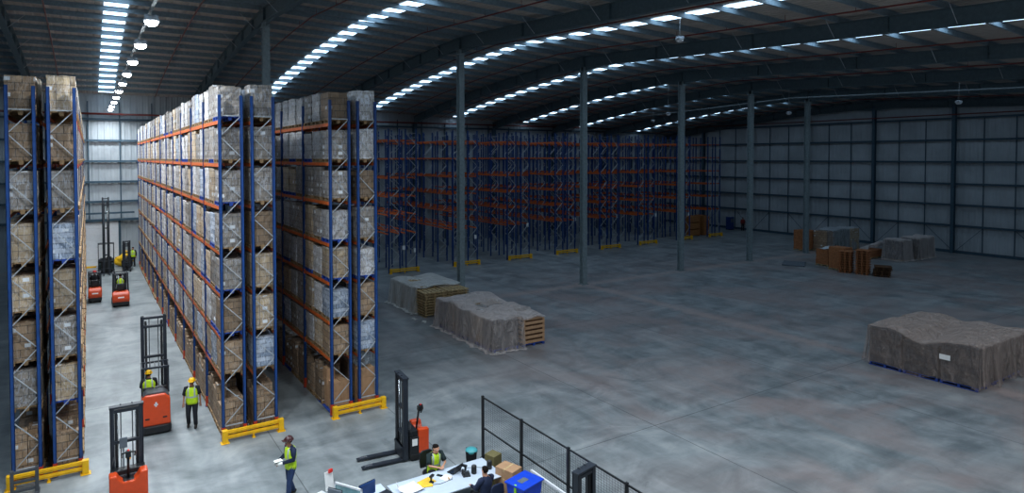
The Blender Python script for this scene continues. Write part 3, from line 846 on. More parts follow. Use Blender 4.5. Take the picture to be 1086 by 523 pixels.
for j, y in enumerate((36.0, 37.25, 38.5)): block(19.8, y, 1.5, 1.15, 1.5, 'load_tan_film', 'wood', '%s carton load hidden behind the pallet stacks under the pale sheet' % WH[j], 'carton loads under the pale sheet', j)
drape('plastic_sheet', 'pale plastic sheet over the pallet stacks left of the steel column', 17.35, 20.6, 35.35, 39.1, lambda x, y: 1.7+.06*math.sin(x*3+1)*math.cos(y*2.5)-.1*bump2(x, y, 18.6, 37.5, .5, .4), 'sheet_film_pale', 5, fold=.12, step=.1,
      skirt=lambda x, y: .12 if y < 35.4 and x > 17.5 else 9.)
# dusty covered block on the right
def topR(x, y):
    h = 1.92-.34*bump2(x, y, 31.6, 13.35, 1.6, .7)-.22*bump2(x, y, 34.5, 13.6, 2.2, .5)+.08*bump2(x, y, 32.5, 15, 1.2, .9)+.03*math.sin(x*3)*math.sin(y*4)
    return h
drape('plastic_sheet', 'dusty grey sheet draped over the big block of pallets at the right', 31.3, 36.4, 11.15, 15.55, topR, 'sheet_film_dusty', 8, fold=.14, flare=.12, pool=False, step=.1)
for i in range(3):
    for j in range(3):
        block(32.15+i*1.7, 11.95+j*1.45, 1.6, 1.38, 1.75 if j != 1 else 1.5, 'load_dark_film', 'pallet_blue',
              'dark load under the dusty sheet at the right, %s row, %s file' % (WH[i] if i else 'nearest', ('near', 'middle', 'far')[j]), 'loads under the dusty sheet', 20+i*3+j)
tag(obj('shipping_label', MB().box(0, .004, -.2, .2, 0, .22), 'paper', None, (31.05, 12.35, 1.12)), 'white paper label stuck on the dusty sheet at the right', 'label')

# goods by the right wall
for j, (x, y, w, l, h, mt, kd) in enumerate(((63.9, 38.3, 1.5, 1.3, 2.1, 'wood_orange', 'orange-brown board'), (65.2, 36.9, 1.5, 1.4, 2.1, 'load_brown', 'brown'), (66.9, 36.6, 1.7, 1.8, 2.15, 'load_green_film', 'green'), (68.7, 36.5, 1.7, 1.8, 2.2, 'load_tan_film', 'tan'))):
    block(x, y, w, l, h, mt, 'wood', '%s load under film beside the fifth column near the right wall' % kd, None, 40+j)
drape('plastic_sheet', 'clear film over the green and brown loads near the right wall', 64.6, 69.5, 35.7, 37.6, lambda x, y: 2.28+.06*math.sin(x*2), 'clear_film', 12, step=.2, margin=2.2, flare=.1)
block(56.6, 31.9, 1.15, 1.1, 1.45, 'wood_orange', 'wood', 'orange-brown boxed load under white film, left one of the pair in the open hall', None, 51)
block(57.9, 31.5, 1.15, 1.1, 1.5, 'wood_orange', 'wood', 'orange-brown boxed load under white film, right one of the pair in the open hall', None, 52)
tag(obj('film_scrap', MB().add([(rx, ry, 1.52+.08*math.sin(rx*9)*math.cos(ry*7)) for ry in (31.4, 31.7, 32.1, 32.4) for rx in (56.1, 56.5, 57, 57.5, 58, 58.5)], [(j*6+i, j*6+i+1, j*6+i+7, j*6+i+6) for j in range(3) for i in range(5)], True), 'white_plastic'), 'white film crumpled on top of the orange-brown boxed loads', 'film')
block(55.5, 29.95, 1.25, 1.4, 1.95, 'wood_orange', 'wood', 'tall orange-brown board stack behind the bare pallet stacks', None, 53)
pallet_stack(54.7, 29.05, 9, 1.15, 1.0, 'wood_orange', 'reddish wooden pallet, %s up in the left stack in the open hall', 'bare pallet stacks in the open hall', rz=.3, ph=.2)
pallet_stack(55.0, 27.85, 10, 1.15, 1.0, 'wood_orange', 'reddish wooden pallet, %s up in the right stack in the open hall', 'bare pallet stacks in the open hall', rz=.3, ph=.2)
pallet_stack(55.3, 26.5, 5, 1.2, 1.2, 'wood_dark', 'dark wooden pallet, %s up in the low heap beside the tall stacks', 'low heap of dark pallets', rz=.5, jit=.12)
for i, (dx, dy, a) in enumerate(((.1, .2, .6), (-.2, -.2, -.4), (.3, -.1, 1.3))):
    tag(obj('broken_board', MB().box(-.6, .6, -.05, .05, 0, .03), 'wood_dark', None, (55.3+dx, 26.5+dy, .73+i*.031), a), 'broken dark board lying on the low pallet heap', 'board', 'broken boards on the pallet heap')
tag(obj('flat_board', MB().box(-1.2, 1.2, -.9, .9, 0, .12), 'grey_board', None, (54.6, 33.6, 0), .5, bevel=.03), 'flat grey board stack lying on the floor left of the orange loads', 'board')
block(64.6, 32.0, 2.4, 1.2, .8, 'wood_orange', 'wood', 'low orange-brown load under film near the right wall', None, 60)
for j, (x, y) in enumerate(((65.1, 29.9), (67.6, 29.6), (69.2, 29.6))):
    block(x, y, 1.5, 1.5, 1.9, 'load_dark_film', 'wood', '%s dark wrapped load of the sheeted group near the right wall' % ('nearest', 'middle', 'farthest')[j], None, 61+j)
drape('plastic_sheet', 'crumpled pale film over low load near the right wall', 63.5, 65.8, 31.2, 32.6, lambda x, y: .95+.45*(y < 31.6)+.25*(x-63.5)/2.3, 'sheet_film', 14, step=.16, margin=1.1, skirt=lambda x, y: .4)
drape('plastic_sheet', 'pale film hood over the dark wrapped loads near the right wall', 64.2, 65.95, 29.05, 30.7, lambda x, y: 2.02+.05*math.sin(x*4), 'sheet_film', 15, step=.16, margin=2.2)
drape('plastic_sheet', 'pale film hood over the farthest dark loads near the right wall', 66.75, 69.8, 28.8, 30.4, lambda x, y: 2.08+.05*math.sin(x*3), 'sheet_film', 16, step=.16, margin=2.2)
# board crates under the last empty rack
for j, (x, y) in enumerate(((63.6, 52.7), (65.7, 52.6))):
    for i in range(3):
        m = MB(); w = 1.0 if j == 0 else .5
        t = thing('wooden_box', 'long brown board box, %s of the %s stack at the last empty rack' % (('bottom', 'middle', 'top')[i], ('left', 'right')[j]), 'box', (x, y, i*.82))
        obj('boards', MB().box(-w, w, -.75, .75, .1, .8), 'brown_board', t)
        obj('batten', MB().box(-w+.1, -w+.22, -.78, .78, 0, .82).box(w-.22, w-.1, -.78, .78, 0, .82), 'wood_orange', t)
# small signs hanging in the empty racks
for i, (x, z) in enumerate(((22.9, 1.9), (24.0, 1.6), (30.3, 2.3), (36.4, 3.0), (42.6, 3.2), (48.8, 3.2), (55.0, 3.0), (60.9, 2.8))):
    y = 48.95+.045*(x-22.5)-.1
    tag(obj('rack_sign', MB().box(-.14, .14, 0, .01, 0, .36), 'paper', None, (x, y, z)), 'small white sign on an end post of the empty racks, %s from the left' % ORD[i+1], 'sign', 'white signs on the empty rack ends')

# ------------------------------------------------------------------ trucks
def wheel(t, x, y, r, w, name='wheel'):
    o = obj(name, MB().disc((0, 0, 0), (1, 0, 0), r, w), 'rubber', t, (x, y, r+.002))
    obj('hub', MB().disc((0, 0, 0), (1, 0, 0), r*.5, w+.02), 'truck_grey', o)
def mast(t, w, h, y, inner=.9, ch=.11, d=.16, mat='dark_steel', z0=.06, rails=(.3, .62, .97)):
    m = MB()
    for s in (-1, 1):
        x = s*w/2
        m.box(x-ch/2, x+ch/2, y-d/2, y-d/2+.02, z0, h).box(x-ch/2, x+ch/2, y+d/2-.02, y+d/2, z0, h).box(x+s*(ch/2-.02)-.01, x+s*(ch/2-.02)+.01, y-d/2, y+d/2, z0, h)
    obj('mast', m, mat, t, bevel=.004)
    m = MB()
    for s in (-1, 1): m.box(s*w/2-s*ch*.9-.035, s*w/2-s*ch*.9+.035, y-.05, y+.07, z0+.1, h*inner)
    obj('inner_mast', m, 'black_plastic', t)
    for f in rails:
        obj('cross_bar', MB().box(-w/2-ch*.4, w/2+ch*.4, y-d*.45, y+d*.3, z0+(h-z0)*f-.06, z0+(h-z0)*f+.03), mat, t, bevel=.01)
    for s in (-1, 1):
        obj('lift_cylinder', MB().tube([(s*w*.33, y+.0, z0+.05), (s*w*.33, y+.0, h*.93)], .028, 8), 'chrome', t)
        obj('lift_chain', MB().box(s*w*.2-.015, s*w*.2+.015, y-.01, y+.01, z0+.1, h*.97), 'truck_grey', t)
def forks(t, y0, L, sp=.27, w=.17, z=.05, th=.06):
    for s in (-1, 1):
        m = MB().box(s*sp-w/2, s*sp+w/2, y0, y0+L*.86, z, z+th)
        m.prism([(y0+L*.86, z), (y0+L*.86, z+th), (y0+L, z+.03), (y0+L, z)], 'x', s*sp-w/2, s*sp+w/2)
        m.box(s*sp-w/2, s*sp+w/2, y0-.04, y0, z, z+.45)
        f = obj('fork', m, 'dark_steel', t, bevel=.006)
        obj('load_wheel', MB().disc((s*sp, y0+L*.86, .045), (1, 0, 0), .043, .09), 'chrome', f)
        obj('wear_plate', MB().box(s*sp-.05, s*sp+.05, y0+L*.74, y0+L*.93, z+th*.9, z+th+.004), 'chrome', f)
def stacker(label, loc, rz, mh=2.7, with_tiller=True, w=.62, bodyh=.92, cover=True, name='pallet_stacker', wide=.86, deep=.18, forkl=1.25, fsp=.27, beacon=False):
    """walk-behind stacker, forks towards +Y"""
    t = thing(name, label, 'pallet stacker', loc, rz)
    b = wide/2
    m = MB().prism([(-b, -.5), (-b+.1, -.6), (b-.1, -.6), (b, -.5), (b, -.02), (-b, -.02)], 'z', .1, bodyh*.8)
    m.box(-b+.03, b-.03, -.3, -.02, bodyh*.8, bodyh)
    obj('body', m, 'black_plastic', t, bevel=.03)
    # orange shell with the curved dip in its top edge, on the rear
    prof = [(-b-.01, .22), (-b-.01, bodyh+.02), (-b*.62, bodyh+.02), (-b*.5, bodyh-.1), (-b*.3, bodyh-.2), (b*.3, bodyh-.2), (b*.5, bodyh-.1), (b*.62, bodyh+.02), (b+.01, bodyh+.02), (b+.01, .22)]
    obj('rear_cover', MB().prism(prof, 'y', -.68, -.32), 'truck_orange', t, bevel=.035)
    obj('skirt', MB().box(-b-.015, b+.015, -.70, -.05, .04, .22), 'rubber', t, bevel=.02)
    mast(t, w, mh, .02+deep/2, .95, d=deep)
    obj('mast_head', MB().box(-w/2-.07, w/2+.07, .0, .2, mh, mh+.05).disc((-w*.2, .16, mh+.02), (1, 0, 0), .06, .04).disc((w*.2, .16, mh+.02), (1, 0, 0), .06, .04), 'dark_steel', t, bevel=.008)
    obj('mesh_guard', MB().loft([(-w/2, -.04, .35), (-w/2-.06, -.1, .8), (-w/2+.02, -.05, 1.25)], [.02, .02, .02], 8), 'black_plastic', t)
    forks(t, .22, forkl, sp=fsp)
    obj('fork_carriage', MB().box(-.36, .36, .16, .22, .08, .5).box(-.36, .36, .16, .24, .42, .5), 'dark_steel', t, bevel=.006)
    if with_tiller:
        ti = obj('tiller', MB().tube([(0, -.4, bodyh-.2), (0, -.46, bodyh+.25), (0, -.5, bodyh+.5)], .035, 8), 'black_plastic', t)
        obj('handle', MB().tube([(-.16, -.5, bodyh+.44), (-.17, -.58, bodyh+.58), (0, -.62, bodyh+.62), (.17, -.58, bodyh+.58), (.16, -.5, bodyh+.44)], .022, 8).box(-.07, .07, -.6, -.46, bodyh+.45, bodyh+.6), 'black_plastic', ti)
        obj('stop_button', MB().ball((0, -.56, bodyh+.64), .035, .035, .03), 'button_red', ti)
    if beacon:
        obj('beacon', MB().loft([(.02, -.3, bodyh+.28), (.02, -.3, bodyh+.3), (.02, -.3, bodyh+.4), (.02, -.3, bodyh+.44)], [.05, .06, .055, .02], 12), 'amber', t); obj('beacon_stem', MB().bar((.02, -.3, bodyh*.8), (.02, -.3, bodyh+.28), .03), 'black_plastic', t)
        obj('display', MB().box(-.2, .0, -.12, -.08, bodyh+.55, bodyh+.85).bar((-.1, -.08, bodyh*.8), (-.1, -.08, bodyh+.56), .04), 'grey_board', t, bevel=.01)
    obj('battery_lid', MB().box(-b+.06, b-.06, -.33, -.06, bodyh*.8, bodyh*.86), 'truck_grey', t, bevel=.01)
    obj('decal', MB().box(b+.0005, b+.004, -.28, -.1, .5, .72).box(-b-.004, -b-.0005, -.28, -.1, .5, .72), 'paper', t)
    for s in (-1, 1): wheel(t, s*(b-.1), -.45, .09, .07)
    return t
def reach_truck(label, loc, rz, mh, bw=.92, bh=1.42, guard_z=2.2, name='reach_truck', color='truck_orange', my=.72, forkl=.95, cat='reach truck', mw=None):
    t = thing(name, label, cat, loc, rz); b = bw/2
    prof = [(-b, .3), (-b, bh-.16), (-b+.12, bh-.02), (b-.16, bh-.02), (b, bh-.2), (b, .3)]
    obj('body', MB().prism(prof, 'y', -1.0, -.5).prism([(-b, .3), (-b, bh*.68), (b, bh*.68), (b, .3)], 'y', -.5, .25), color, t, bevel=.05)
    obj('top_cover', MB().prism([(-b+.04, bh-.05), (-b+.16, bh+.05), (b-.2, bh+.05), (b-.04, bh-.1), (b-.04, bh-.25), (-b+.04, bh-.25)], 'y', -.9, -.42), 'truck_grey', t, bevel=.03)
    obj('bumper', MB().prism([(-b-.02, -1.02), (-b+.1, -1.1), (b-.1, -1.1), (b+.02, -1.02), (b+.02, .3), (-b-.02, .3)], 'z', .06, .32), 'black_plastic', t, bevel=.03)
    for s in (-1, 1): obj('vent', MB().box(s*.28-.07, s*.28+.07, -1.012, -.99, .55, .6), 'black_plastic', t)
    obj('emblem', MB().box(-.025, .025, -1.006, -.99, .98, 1.14).box(-.06, .06, -1.006, -.99, 1.03, 1.08), 'white_plastic', t)
    s_ = obj('seat', MB().box(-.42, -.02, -.38, .08, bh*.68, bh*.68+.14), 'black_plastic', t, bevel=.04)
    obj('backrest', MB().box(-.4, -.04, -.46, -.36, bh*.68+.1, bh*.68+.55), 'black_plastic', s_, bevel=.04)
    o = obj('steering_wheel', MB().tube([(-.22+.13*math.cos(a*PI/6), .42+.13*math.sin(a*PI/6), bh*.68+.38) for a in range(13)], .014, 6), 'black_plastic', t)
    obj('console', MB().box(-.4, .4, .28, .46, .32, bh*.68+.3), 'black_plastic', t, bevel=.03)
    for sx in (-1, 1):
        obj('guard_post', MB().bar((sx*(b-.03), -.5, bh*.9), (sx*(b-.03), -.42, guard_z), .05), 'dark_steel', t)
        obj('guard_post', MB().bar((sx*(b-.03), .4, .4), (sx*(b-.03), .3, guard_z), .05), 'dark_steel', t)
    m = MB().box(-b, b, -.46, -.4, guard_z-.02, guard_z+.04).box(-b, b, .28, .34, guard_z-.02, guard_z+.04)
    for k in range(7): x = -b+.03+k*(bw-.06)/6; m.box(x-.014, x+.014, -.4, .3, guard_z, guard_z+.03)
    obj('overhead_guard', m, 'dark_steel', t)
    mast(t, mw or bw*.82, mh, my, .95, .12, .18, rails=(.25, .6, .9, .985))
    for s in (-1, 1):
        obj('support_leg', MB().box(s*(b-.06)-.06, s*(b-.06)+.06, .25, my+.75, .05, .2), 'dark_steel', t, bevel=.01)
        wheel(t, s*(b-.06), my+.72, .12, .08)
    forks(t, my+.15, forkl, .22, .12, .1, .05)
    obj('fork_carriage', MB().box(-.38, .38, my+.08, my+.14, .12, .16).box(-.38, .38, my+.08, my+.14, .48, .54).box(-.3, -.26, my+.08, my+.13, .12, .54).box(.26, .3, my+.08, my+.13, .12, .54), 'dark_steel', t)
    wheel(t, -.25, -.6, .17, .1); wheel(t, .25, -.6, .17, .1)
    return t
def small_forklift(label, loc, rz, color='truck_orange', mh=2.1, gz=2.15, w=.98):
    t = thing('forklift', label, 'forklift', loc, rz); b = w/2
    prof = [(-.95, .32), (-1.05, .5), (-1.02, .85), (-.88, 1.0), (-.3, 1.0), (-.3, .3)]
    obj('counterweight', MB().prism(prof, 'x', -b, b), color, t, bevel=.07)
    obj('chassis', MB().box(-b+.02, b-.02, -.95, .55, .12, .42), 'black_plastic', t, bevel=.03)
    obj('floor_plate', MB().box(-b+.04, b-.04, -.3, .5, .42, .46), 'truck_grey', t)
    s_ = obj('seat', MB().box(-.22, .22, -.5, -.05, 1.0, 1.12), 'black_plastic', t, bevel=.04)
    obj('backrest', MB().box(-.22, .22, -.58, -.48, 1.05, 1.5), 'black_plastic', s_, bevel=.04)
    obj('console', MB().box(-.3, .3, .36, .5, .42, 1.05), 'black_plastic', t, bevel=.04)
    obj('steering_wheel', MB().tube([(.15*math.cos(a*PI/6), .24+.12*math.sin(a*PI/6), 1.18+.05*math.sin(a*PI/6)) for a in range(13)], .014, 6), 'black_plastic', t)
    for sx in (-1, 1):
        obj('guard_post', MB().bar((sx*(b-.05), -.75, .98), (sx*(b-.08), -.6, gz), .05), 'dark_steel', t)
        obj('guard_post', MB().bar((sx*(b-.05), .5, .42), (sx*(b-.08), .25, gz), .05), 'dark_steel', t)
    m = MB().box(-b+.04, b-.04, -.64, -.58, gz, gz+.05).box(-b+.04, b-.04, .22, .28, gz, gz+.05)
    for k in range(6): x = -b+.08+k*(w-.16)/5; m.box(x-.014, x+.014, -.6, .25, gz+.01, gz+.04)
    obj('overhead_guard', m, 'dark_steel', t)
    obj('decal', MB().box(-.18, .18, -1.056, -1.03, .62, .7), 'paper', t)
    mast(t, .7, mh, .68, .92, rails=(.35, .95))
    forks(t, .8, .9, .22, .1, .06, .045)
    for s in (-1, 1):
        wheel(t, s*(b-.06), .42, .23, .14); wheel(t, s*(b-.12), -.65, .18, .12)
    return t
stacker('orange walk-behind stacker with open mast, nearest truck in the forklift aisle', (.84, 20.55, 0), R(0), 2.62, True, .74, .95, wide=.94, beacon=True)
tB = reach_truck('orange reach truck with tall black mast beside the walking worker', (1.98, 25.75, 0), R(-3), 3.86)
stacker('black and orange stacker with lowered forks in front of the loaded racks', (8.72, 18.62, 0), R(84), 2.68, True, .74, .98, wide=.9, deep=.16, forkl=1.3, fsp=.3)
stacker('dark stacker behind the wire fence, only its mast top in view', (10.0, 11.2, 0), R(12), 2.35, False, .58, .9, wide=.86)
small_forklift('small orange forklift with dark-clad driver, left of the far pair', (.28, 50.4, 0), 0, mh=1.9, w=.8, gz=1.95)
small_forklift('small orange forklift with hi-vis driver, right of the far pair', (1.72, 48.1, 0), 0, mh=2.0, w=1.0)
reach_truck('dark green truck with very tall raised mast at the far loading door', (1.2, 62.0, 0), R(180), 6.5, 1.2, 1.15, 2.5, 'reach_truck', 'green_cloth', .9, .8, mw=.42)
reach_truck('narrow black lift truck with low mast beside the yellow bundle', (2.75, 62.8, 0), R(180), 2.6, .6, .9, 2.1, 'lift_truck', 'black_plastic', .5, .6, 'lift truck')
m = MB().ball((0, 0, .7), .7, .55, .75, 16, 10, -.9, .95)
for v in range(len(m.v)):
    a, b, c = m.v[v]; q = 1+.22*math.sin(a*6+1)*math.cos(c*7)+.15*math.sin(b*9+c*5); m.v[v] = (a*q+rng.uniform(-.05, .05), b*q, c*(.82+.2*math.sin(a*5)))
tag(obj('tarp_bundle', m, 'yellow_tarp', None, (2.55, 65.0, .03)), 'bulging yellow tarp bundle at the far end wall', 'tarp')
# barred steel frame at the left guard
t = thing('steel_stillage', 'grey barred steel frame standing at the left yellow guard', 'steel frame', (-1.72, 22.25, 0))
for s in (-1, 1): obj('upright', MB().box(s*.3-.045, s*.3+.045, -.05, .05, 0, .78), 'truck_grey', t, bevel=.008)
for z in (.16, .42, .7): obj('crossbar', MB().box(-.3, .3, -.035, .035, z-.035, z+.035), 'truck_grey', t, bevel=.006)
obj('foot_bar', MB().box(-.36, -.24, -.35, .2, 0, .06).box(.24, .36, -.35, .2, 0, .06), 'truck_grey', t)
# ------------------------------------------------------------------ people
def skin_mesh(verts, edges, radii, mat, levels=1, root=0):
    me = bpy.data.meshes.new('skin'); me.from_pydata([tuple(v) for v in verts], edges, [])
    o = bpy.data.objects.new('tmp', me); col.objects.link(o)
    sm = o.modifiers.new('skin', 'SKIN'); sm.use_smooth_shade = True
    for i, r in enumerate(radii):
        sv = me.skin_vertices[0].data[i]; sv.radius = r if isinstance(r, tuple) else (r, r); sv.use_root = (i == root)
    ss = o.modifiers.new('sub', 'SUBSURF'); ss.levels = levels; ss.render_levels = levels
    dg = bpy.context.evaluated_depsgraph_get(); ev = o.evaluated_get(dg)
    out = bpy.data.meshes.new_from_object(ev); bpy.data.objects.remove(o)
    out.materials.clear(); out.materials.append(MAT[mat])
    for p in out.polygons: p.use_smooth = True
    return out
V = Vector
STAND = dict(pel=(0, 0, .95), ches=(0, 0, 1.36), neck=(0, 0, 1.5), head=(0, .02, 1.64), sh=[(-.19, 0, 1.43), (.19, 0, 1.43)], el=[(-.25, -.02, 1.15), (.25, -.02, 1.15)],
             wr=[(-.26, .06, .92), (.26, .06, .92)], hip=[(-.1, 0, .92), (.1, 0, .92)], kn=[(-.11, .03, .5), (.12, .02, .5)], an=[(-.12, -.03, .09), (.13, -.03, .09)])
def pose(**k):
    p = {a: (list(b) if isinstance(b, list) else b) for a, b in STAND.items()}; p.update(k); return p
def person(label, loc, rz, P, vest=True, shirt='navy_cloth', trousers='denim', head_gear=None, skin='skin', hair='hair_dark', bare_arms=False, gloves=False, legs=True, longhair=False, name='person', scale=1.0):
    t = thing(name, label, 'person', loc, rz); t.scale = (scale,)*3
    pel, ches, neck, head = (V(P[k]) for k in ('pel', 'ches', 'neck', 'head'))
    up_ = (head-neck).normalized(); tilt = P.get('look', 0)
    vs = [pel, (pel+ches)/2, ches, neck]; rd = [(.13, .1), (.12, .09), (.14, .1), (.055, .055)]
    ed = [(0, 1), (1, 2), (2, 3)]
    def addv(p, r, par):
        vs.append(V(p)); rd.append(r); ed.append((par, len(vs)-1)); return len(vs)-1
    fwd = V((math.sin(tilt), math.cos(tilt), -.15)).normalized(); side = fwd.cross(V((0, 0, 1))).normalized()
    h0 = addv(head+V((0, 0, -.06)), .062, 3); h1 = addv(head, (.078, .088), h0); h2 = addv(head+V((0, 0, .075)), (.07, .08), h1); addv(head+V((0, 0, .12)), .035, h2)
    addv(head+fwd*.105+V((0, 0, -.01)), .014, h1)
    for s in (-1, 1): addv(head+side*s*.088, .016, h1)
    ch = addv(head+fwd*.06+V((0, 0, -.085)), .03, h0)
    for i, s in enumerate((-1, 1)):
        a = addv(P['sh'][i], .055, 2); b = addv(P['el'][i], .04, a); c = addv(P['wr'][i], .027, b)
        el, wr = V(P['el'][i]), V(P['wr'][i]); d = (wr-el).normalized()
        inn = V((-s, 0, 0)); nrm = d.cross(inn).normalized(); sd = nrm.cross(d).normalized()
        palm = addv(wr+d*.05, (.034, .022), c); kn = addv(wr+d*.09, (.036, .018), palm)
        for q, (off, ln) in enumerate(((-.03, .07), (-.01, .082), (.01, .076), (.03, .06))):
            f0 = addv(wr+d*(.1)+sd*off, .0095, kn)
            f1 = addv(wr+d*(.1+ln*.5)+sd*off*1.1-nrm*s*.008, .009, f0); addv(wr+d*(.1+ln*.9)+sd*off*1.1-nrm*s*.03, .008, f1)
        t0 = addv(wr+d*.05+sd*.045, .012, palm); addv(wr+d*.095+sd*.065-nrm*s*.012, .01, t0)
    if legs:
        for i in range(2):
            a = addv(P['hip'][i], .08, 0); b = addv(P['kn'][i], .055, a); c = addv(P['an'][i], .04, b)
            f = V(P['an'][i]); addv(f+V((0, .14, -.04)), .03, c)
    body = link('body', skin_mesh(vs, ed, rd, skin, 1), t)
    # face
    for s in (-1, 1): obj('eye', MB().ball(head+fwd*.082+side*s*.03+V((0, 0, .015)), .011, .011, .009, 8, 6), 'white_plastic', body)
    obj('mouth', MB().loft([head+fwd*.088+side*-.022+V((0, 0, -.052)), head+fwd*.095+V((0, 0, -.052)), head+fwd*.088+side*.022+V((0, 0, -.052))], [.004, .007, .004], 6), 'button_red', body)
    # clothing
    w = .035
    hips = pel+V((0, 0, -.05))
    sx = MB(); sh0, sh1 = V(P['sh'][0]), V(P['sh'][1]); wsh = (sh1-sh0).length/2
    sx.loft([pel+V((0, 0, -.02)), pel.lerp(ches, .4), pel.lerp(ches, .85), ches+V((0, 0, .06)), neck+V((0, 0, -.01)), neck+V((0, 0, .02))], [(.185, .13), (.18, .13), (.205, .14), (.19, .13), (.08, .08), (.065, .065)], 16)
    obj('shirt', sx, shirt, t)
    for i in (0, 1):
        m = MB(); a, b, c = V(P['sh'][i]), V(P['el'][i]), V(P['wr'][i])
        cx = V((ches.x, ches.y, a.z))
        end = b.lerp(c, .05) if bare_arms else b.lerp(c, .93)
        pts = [a.lerp(cx, .35)+V((0, 0, .0)), a, a.lerp(b, .5), b, end] if not bare_arms else [a.lerp(cx, .35), a, a.lerp(b, .5), b.lerp(a, .15)]
        m.loft(pts, [.088, .088, .075, .064, .046] if not bare_arms else [.088, .09, .08, .076], 12)
        obj('sleeve', m, shirt, t)
        if gloves:
            d = (c-b).normalized(); m = MB().loft([b.lerp(c, .9), c, c+d*.08, c+d*.17], [.04, .042, (.052, .04), (.03, .02)], 10); obj('glove', m, 'glove', t)
    if legs:
        for i in (0, 1):
            a, b, c = V(P['hip'][i]), V(P['kn'][i]), V(P['an'][i])
            m = MB().loft([a+V((0, 0, .08)) if abs(a.z-b.z) > .2 else a+(a-b).normalized()*.06, a.lerp(b, .15), a.lerp(b, .6), b, b.lerp(c, .5), c+V((0, 0, .02))], [.105, .112, .094, .08, .074, .068], 12)
            obj('trouser_leg', m, trousers, t)
            f = c; fd = V((0, 1, 0))
            m = MB().loft([f+V((0, -.07, -.03)), f+V((0, -.02, -.005)), f+V((0, .07, -.02)), f+V((0, .15, -.045)), f+V((0, .2, -.055))], [(.04, .05), (.048, .07), (.05, .05), (.048, .038), (.03, .025)], 12, ref=(0, 0, 1))
            m.loft([f+V((0, 0, -.02)), f+V((0, 0, .08))], [.052, .056], 12)
            obj('boot', m, 'boot', t)
        obj('trouser_seat', MB().loft([pel+V((0, 0, .05)), pel, pel+V((0, 0, -.1))], [(.165, .118), (.175, .125), (.15, .115)], 16), trousers, t)
    if vest:
        mid = pel.lerp(ches, .4); ax = (ches-pel)
        m = MB().loft([p-mid for p in (pel+V((0, 0, -.08)), pel, pel.lerp(ches, .4), pel.lerp(ches, .85), ches+V((0, 0, .07)), ches+V((0, 0, .12)))],
                      [(.215, .158), (.21, .156), (.2, .15), (.225, .158), (.2, .145), (.11, .1)], 20)
        obj('hi_vis_vest', m, 'hi_vis', t, tuple(mid))
    # hair and head gear
    hd = MB().ball(head+V((0, -.012, .045)), .094, .106, .095, 16, 8, -.35, 1.)
    hd = MB(); hv = MB().ball((0, 0, 0), .094, .104, .1, 16, 9, -.6, 1.)
    vs2 = []
    for (a, b, c) in hv.v:
        p = V((a, b, c)); f = p.dot(V((fwd.x, fwd.y, 0)).normalized())
        if c < .035 and f > 0: p = p*.84
        vs2.append(head+V((0, 0, .035))-fwd*.012+p)
    hd.v = vs2; hd.f = hv.f; hd.sm = hv.sm; hd.mi = hv.mi
    if longhair:
        hd.loft([head+V((0, -.07, .08)), head+V((0, -.1, -.02)), head+V((0, -.1, -.12))], [.07, .075, .05], 10)
    obj('hair', hd, hair, t)
    if head_gear:
        c = head+V((0, 0, .055))-fwd*.01
        m = MB().ball((c.x, c.y, c.z), .118, .132, .115, 18, 7, .0, 1.)
        m.loft([c+V((0, 0, -.004)), c+V((0, 0, .012))], [(.134, .15), (.13, .146)], 18)
        m.box(c.x-.07, c.x+.07, c.y+.1, c.y+.19, c.z-.006, c.z+.008)
        h = obj('safety_helmet', m, head_gear, t, bevel=0)
        obj('helmet_ridge', MB().tube([c+V((0, -.12, .04)), c+V((0, -.06, .1)), c+V((0, 0, .118)), c+V((0, .06, .1)), c+V((0, .12, .04))], .012, 6), head_gear, h)
    return t
# walking worker by the long rack
person('worker in yellow helmet and hi-vis vest walking beside the long middle rack', (3.1, 24.75, 0), R(165), pose(kn=[(-.11, .06, .5), (.12, .1, .5)], an=[(-.13, .07, .085), (.13, -.08, .1)],
       el=[(-.27, .0, 1.16), (.27, -.03, 1.15)], wr=[(-.29, .08, .92), (.27, .1, .95)], look=.25), shirt='dark_cloth', trousers='dark_cloth', head_gear='helmet_yellow', skin='skin_tan', bare_arms=True)
# man with papers
tp = person('person in dark helmet and hi-vis vest standing with white papers in gloved hands', (4.86, 18.1, 0), R(100), pose(head=(0, .06, 1.63), neck=(0, .02, 1.5), el=[(-.24, .02, 1.17), (.24, .04, 1.17)], wr=[(-.08, .3, 1.1), (.1, .32, 1.12)],
       kn=[(-.12, .1, .5), (.12, .0, .5)], an=[(-.13, .14, .085), (.13, -.14, .09)]), shirt='navy_cloth', trousers='denim', head_gear='helmet_dark', skin='skin_tan', gloves=True)
tag(obj('papers', MB().box(-.07, .07, -.11, .11, 0, .006).box(-.06, .08, -.1, .12, .008, .011), 'paper', None, (4.50, 18.05, 1.16), R(100)), 'white papers held by the man in the dark helmet', 'papers')
# drivers: seated poses
SIT = dict(pel=(0, 0, .2), ches=(0, .0, .62), neck=(0, .0, .76), head=(0, .02, .9), sh=[(-.19, 0, .69), (.19, 0, .69)], el=[(-.25, .12, .46), (.25, .12, .46)], wr=[(-.16, .36, .46), (.16, .36, .46)],
           hip=[(-.1, .02, .17), (.1, .02, .17)], kn=[(-.13, .42, .2), (.13, .42, .2)], an=[(-.13, .5, -.18), (.13, .5, -.18)])
def sit(**k):
    p = {a: (list(b) if isinstance(b, list) else b) for a, b in SIT.items()}; p.update(k); return p
person('driver in yellow helmet and hi-vis vest seated in the reach truck', (1.77, 25.62, 1.07-.07), R(-3), sit(kn=[(-.13, .36, .2), (.1, .36, .2)], an=[(-.13, .42, -.1), (.1, .42, -.1)], wr=[(-.1, .3, .46), (.13, .3, .46)]), shirt='dark_cloth', trousers='dark_cloth', head_gear='helmet_yellow', skin='skin_tan')
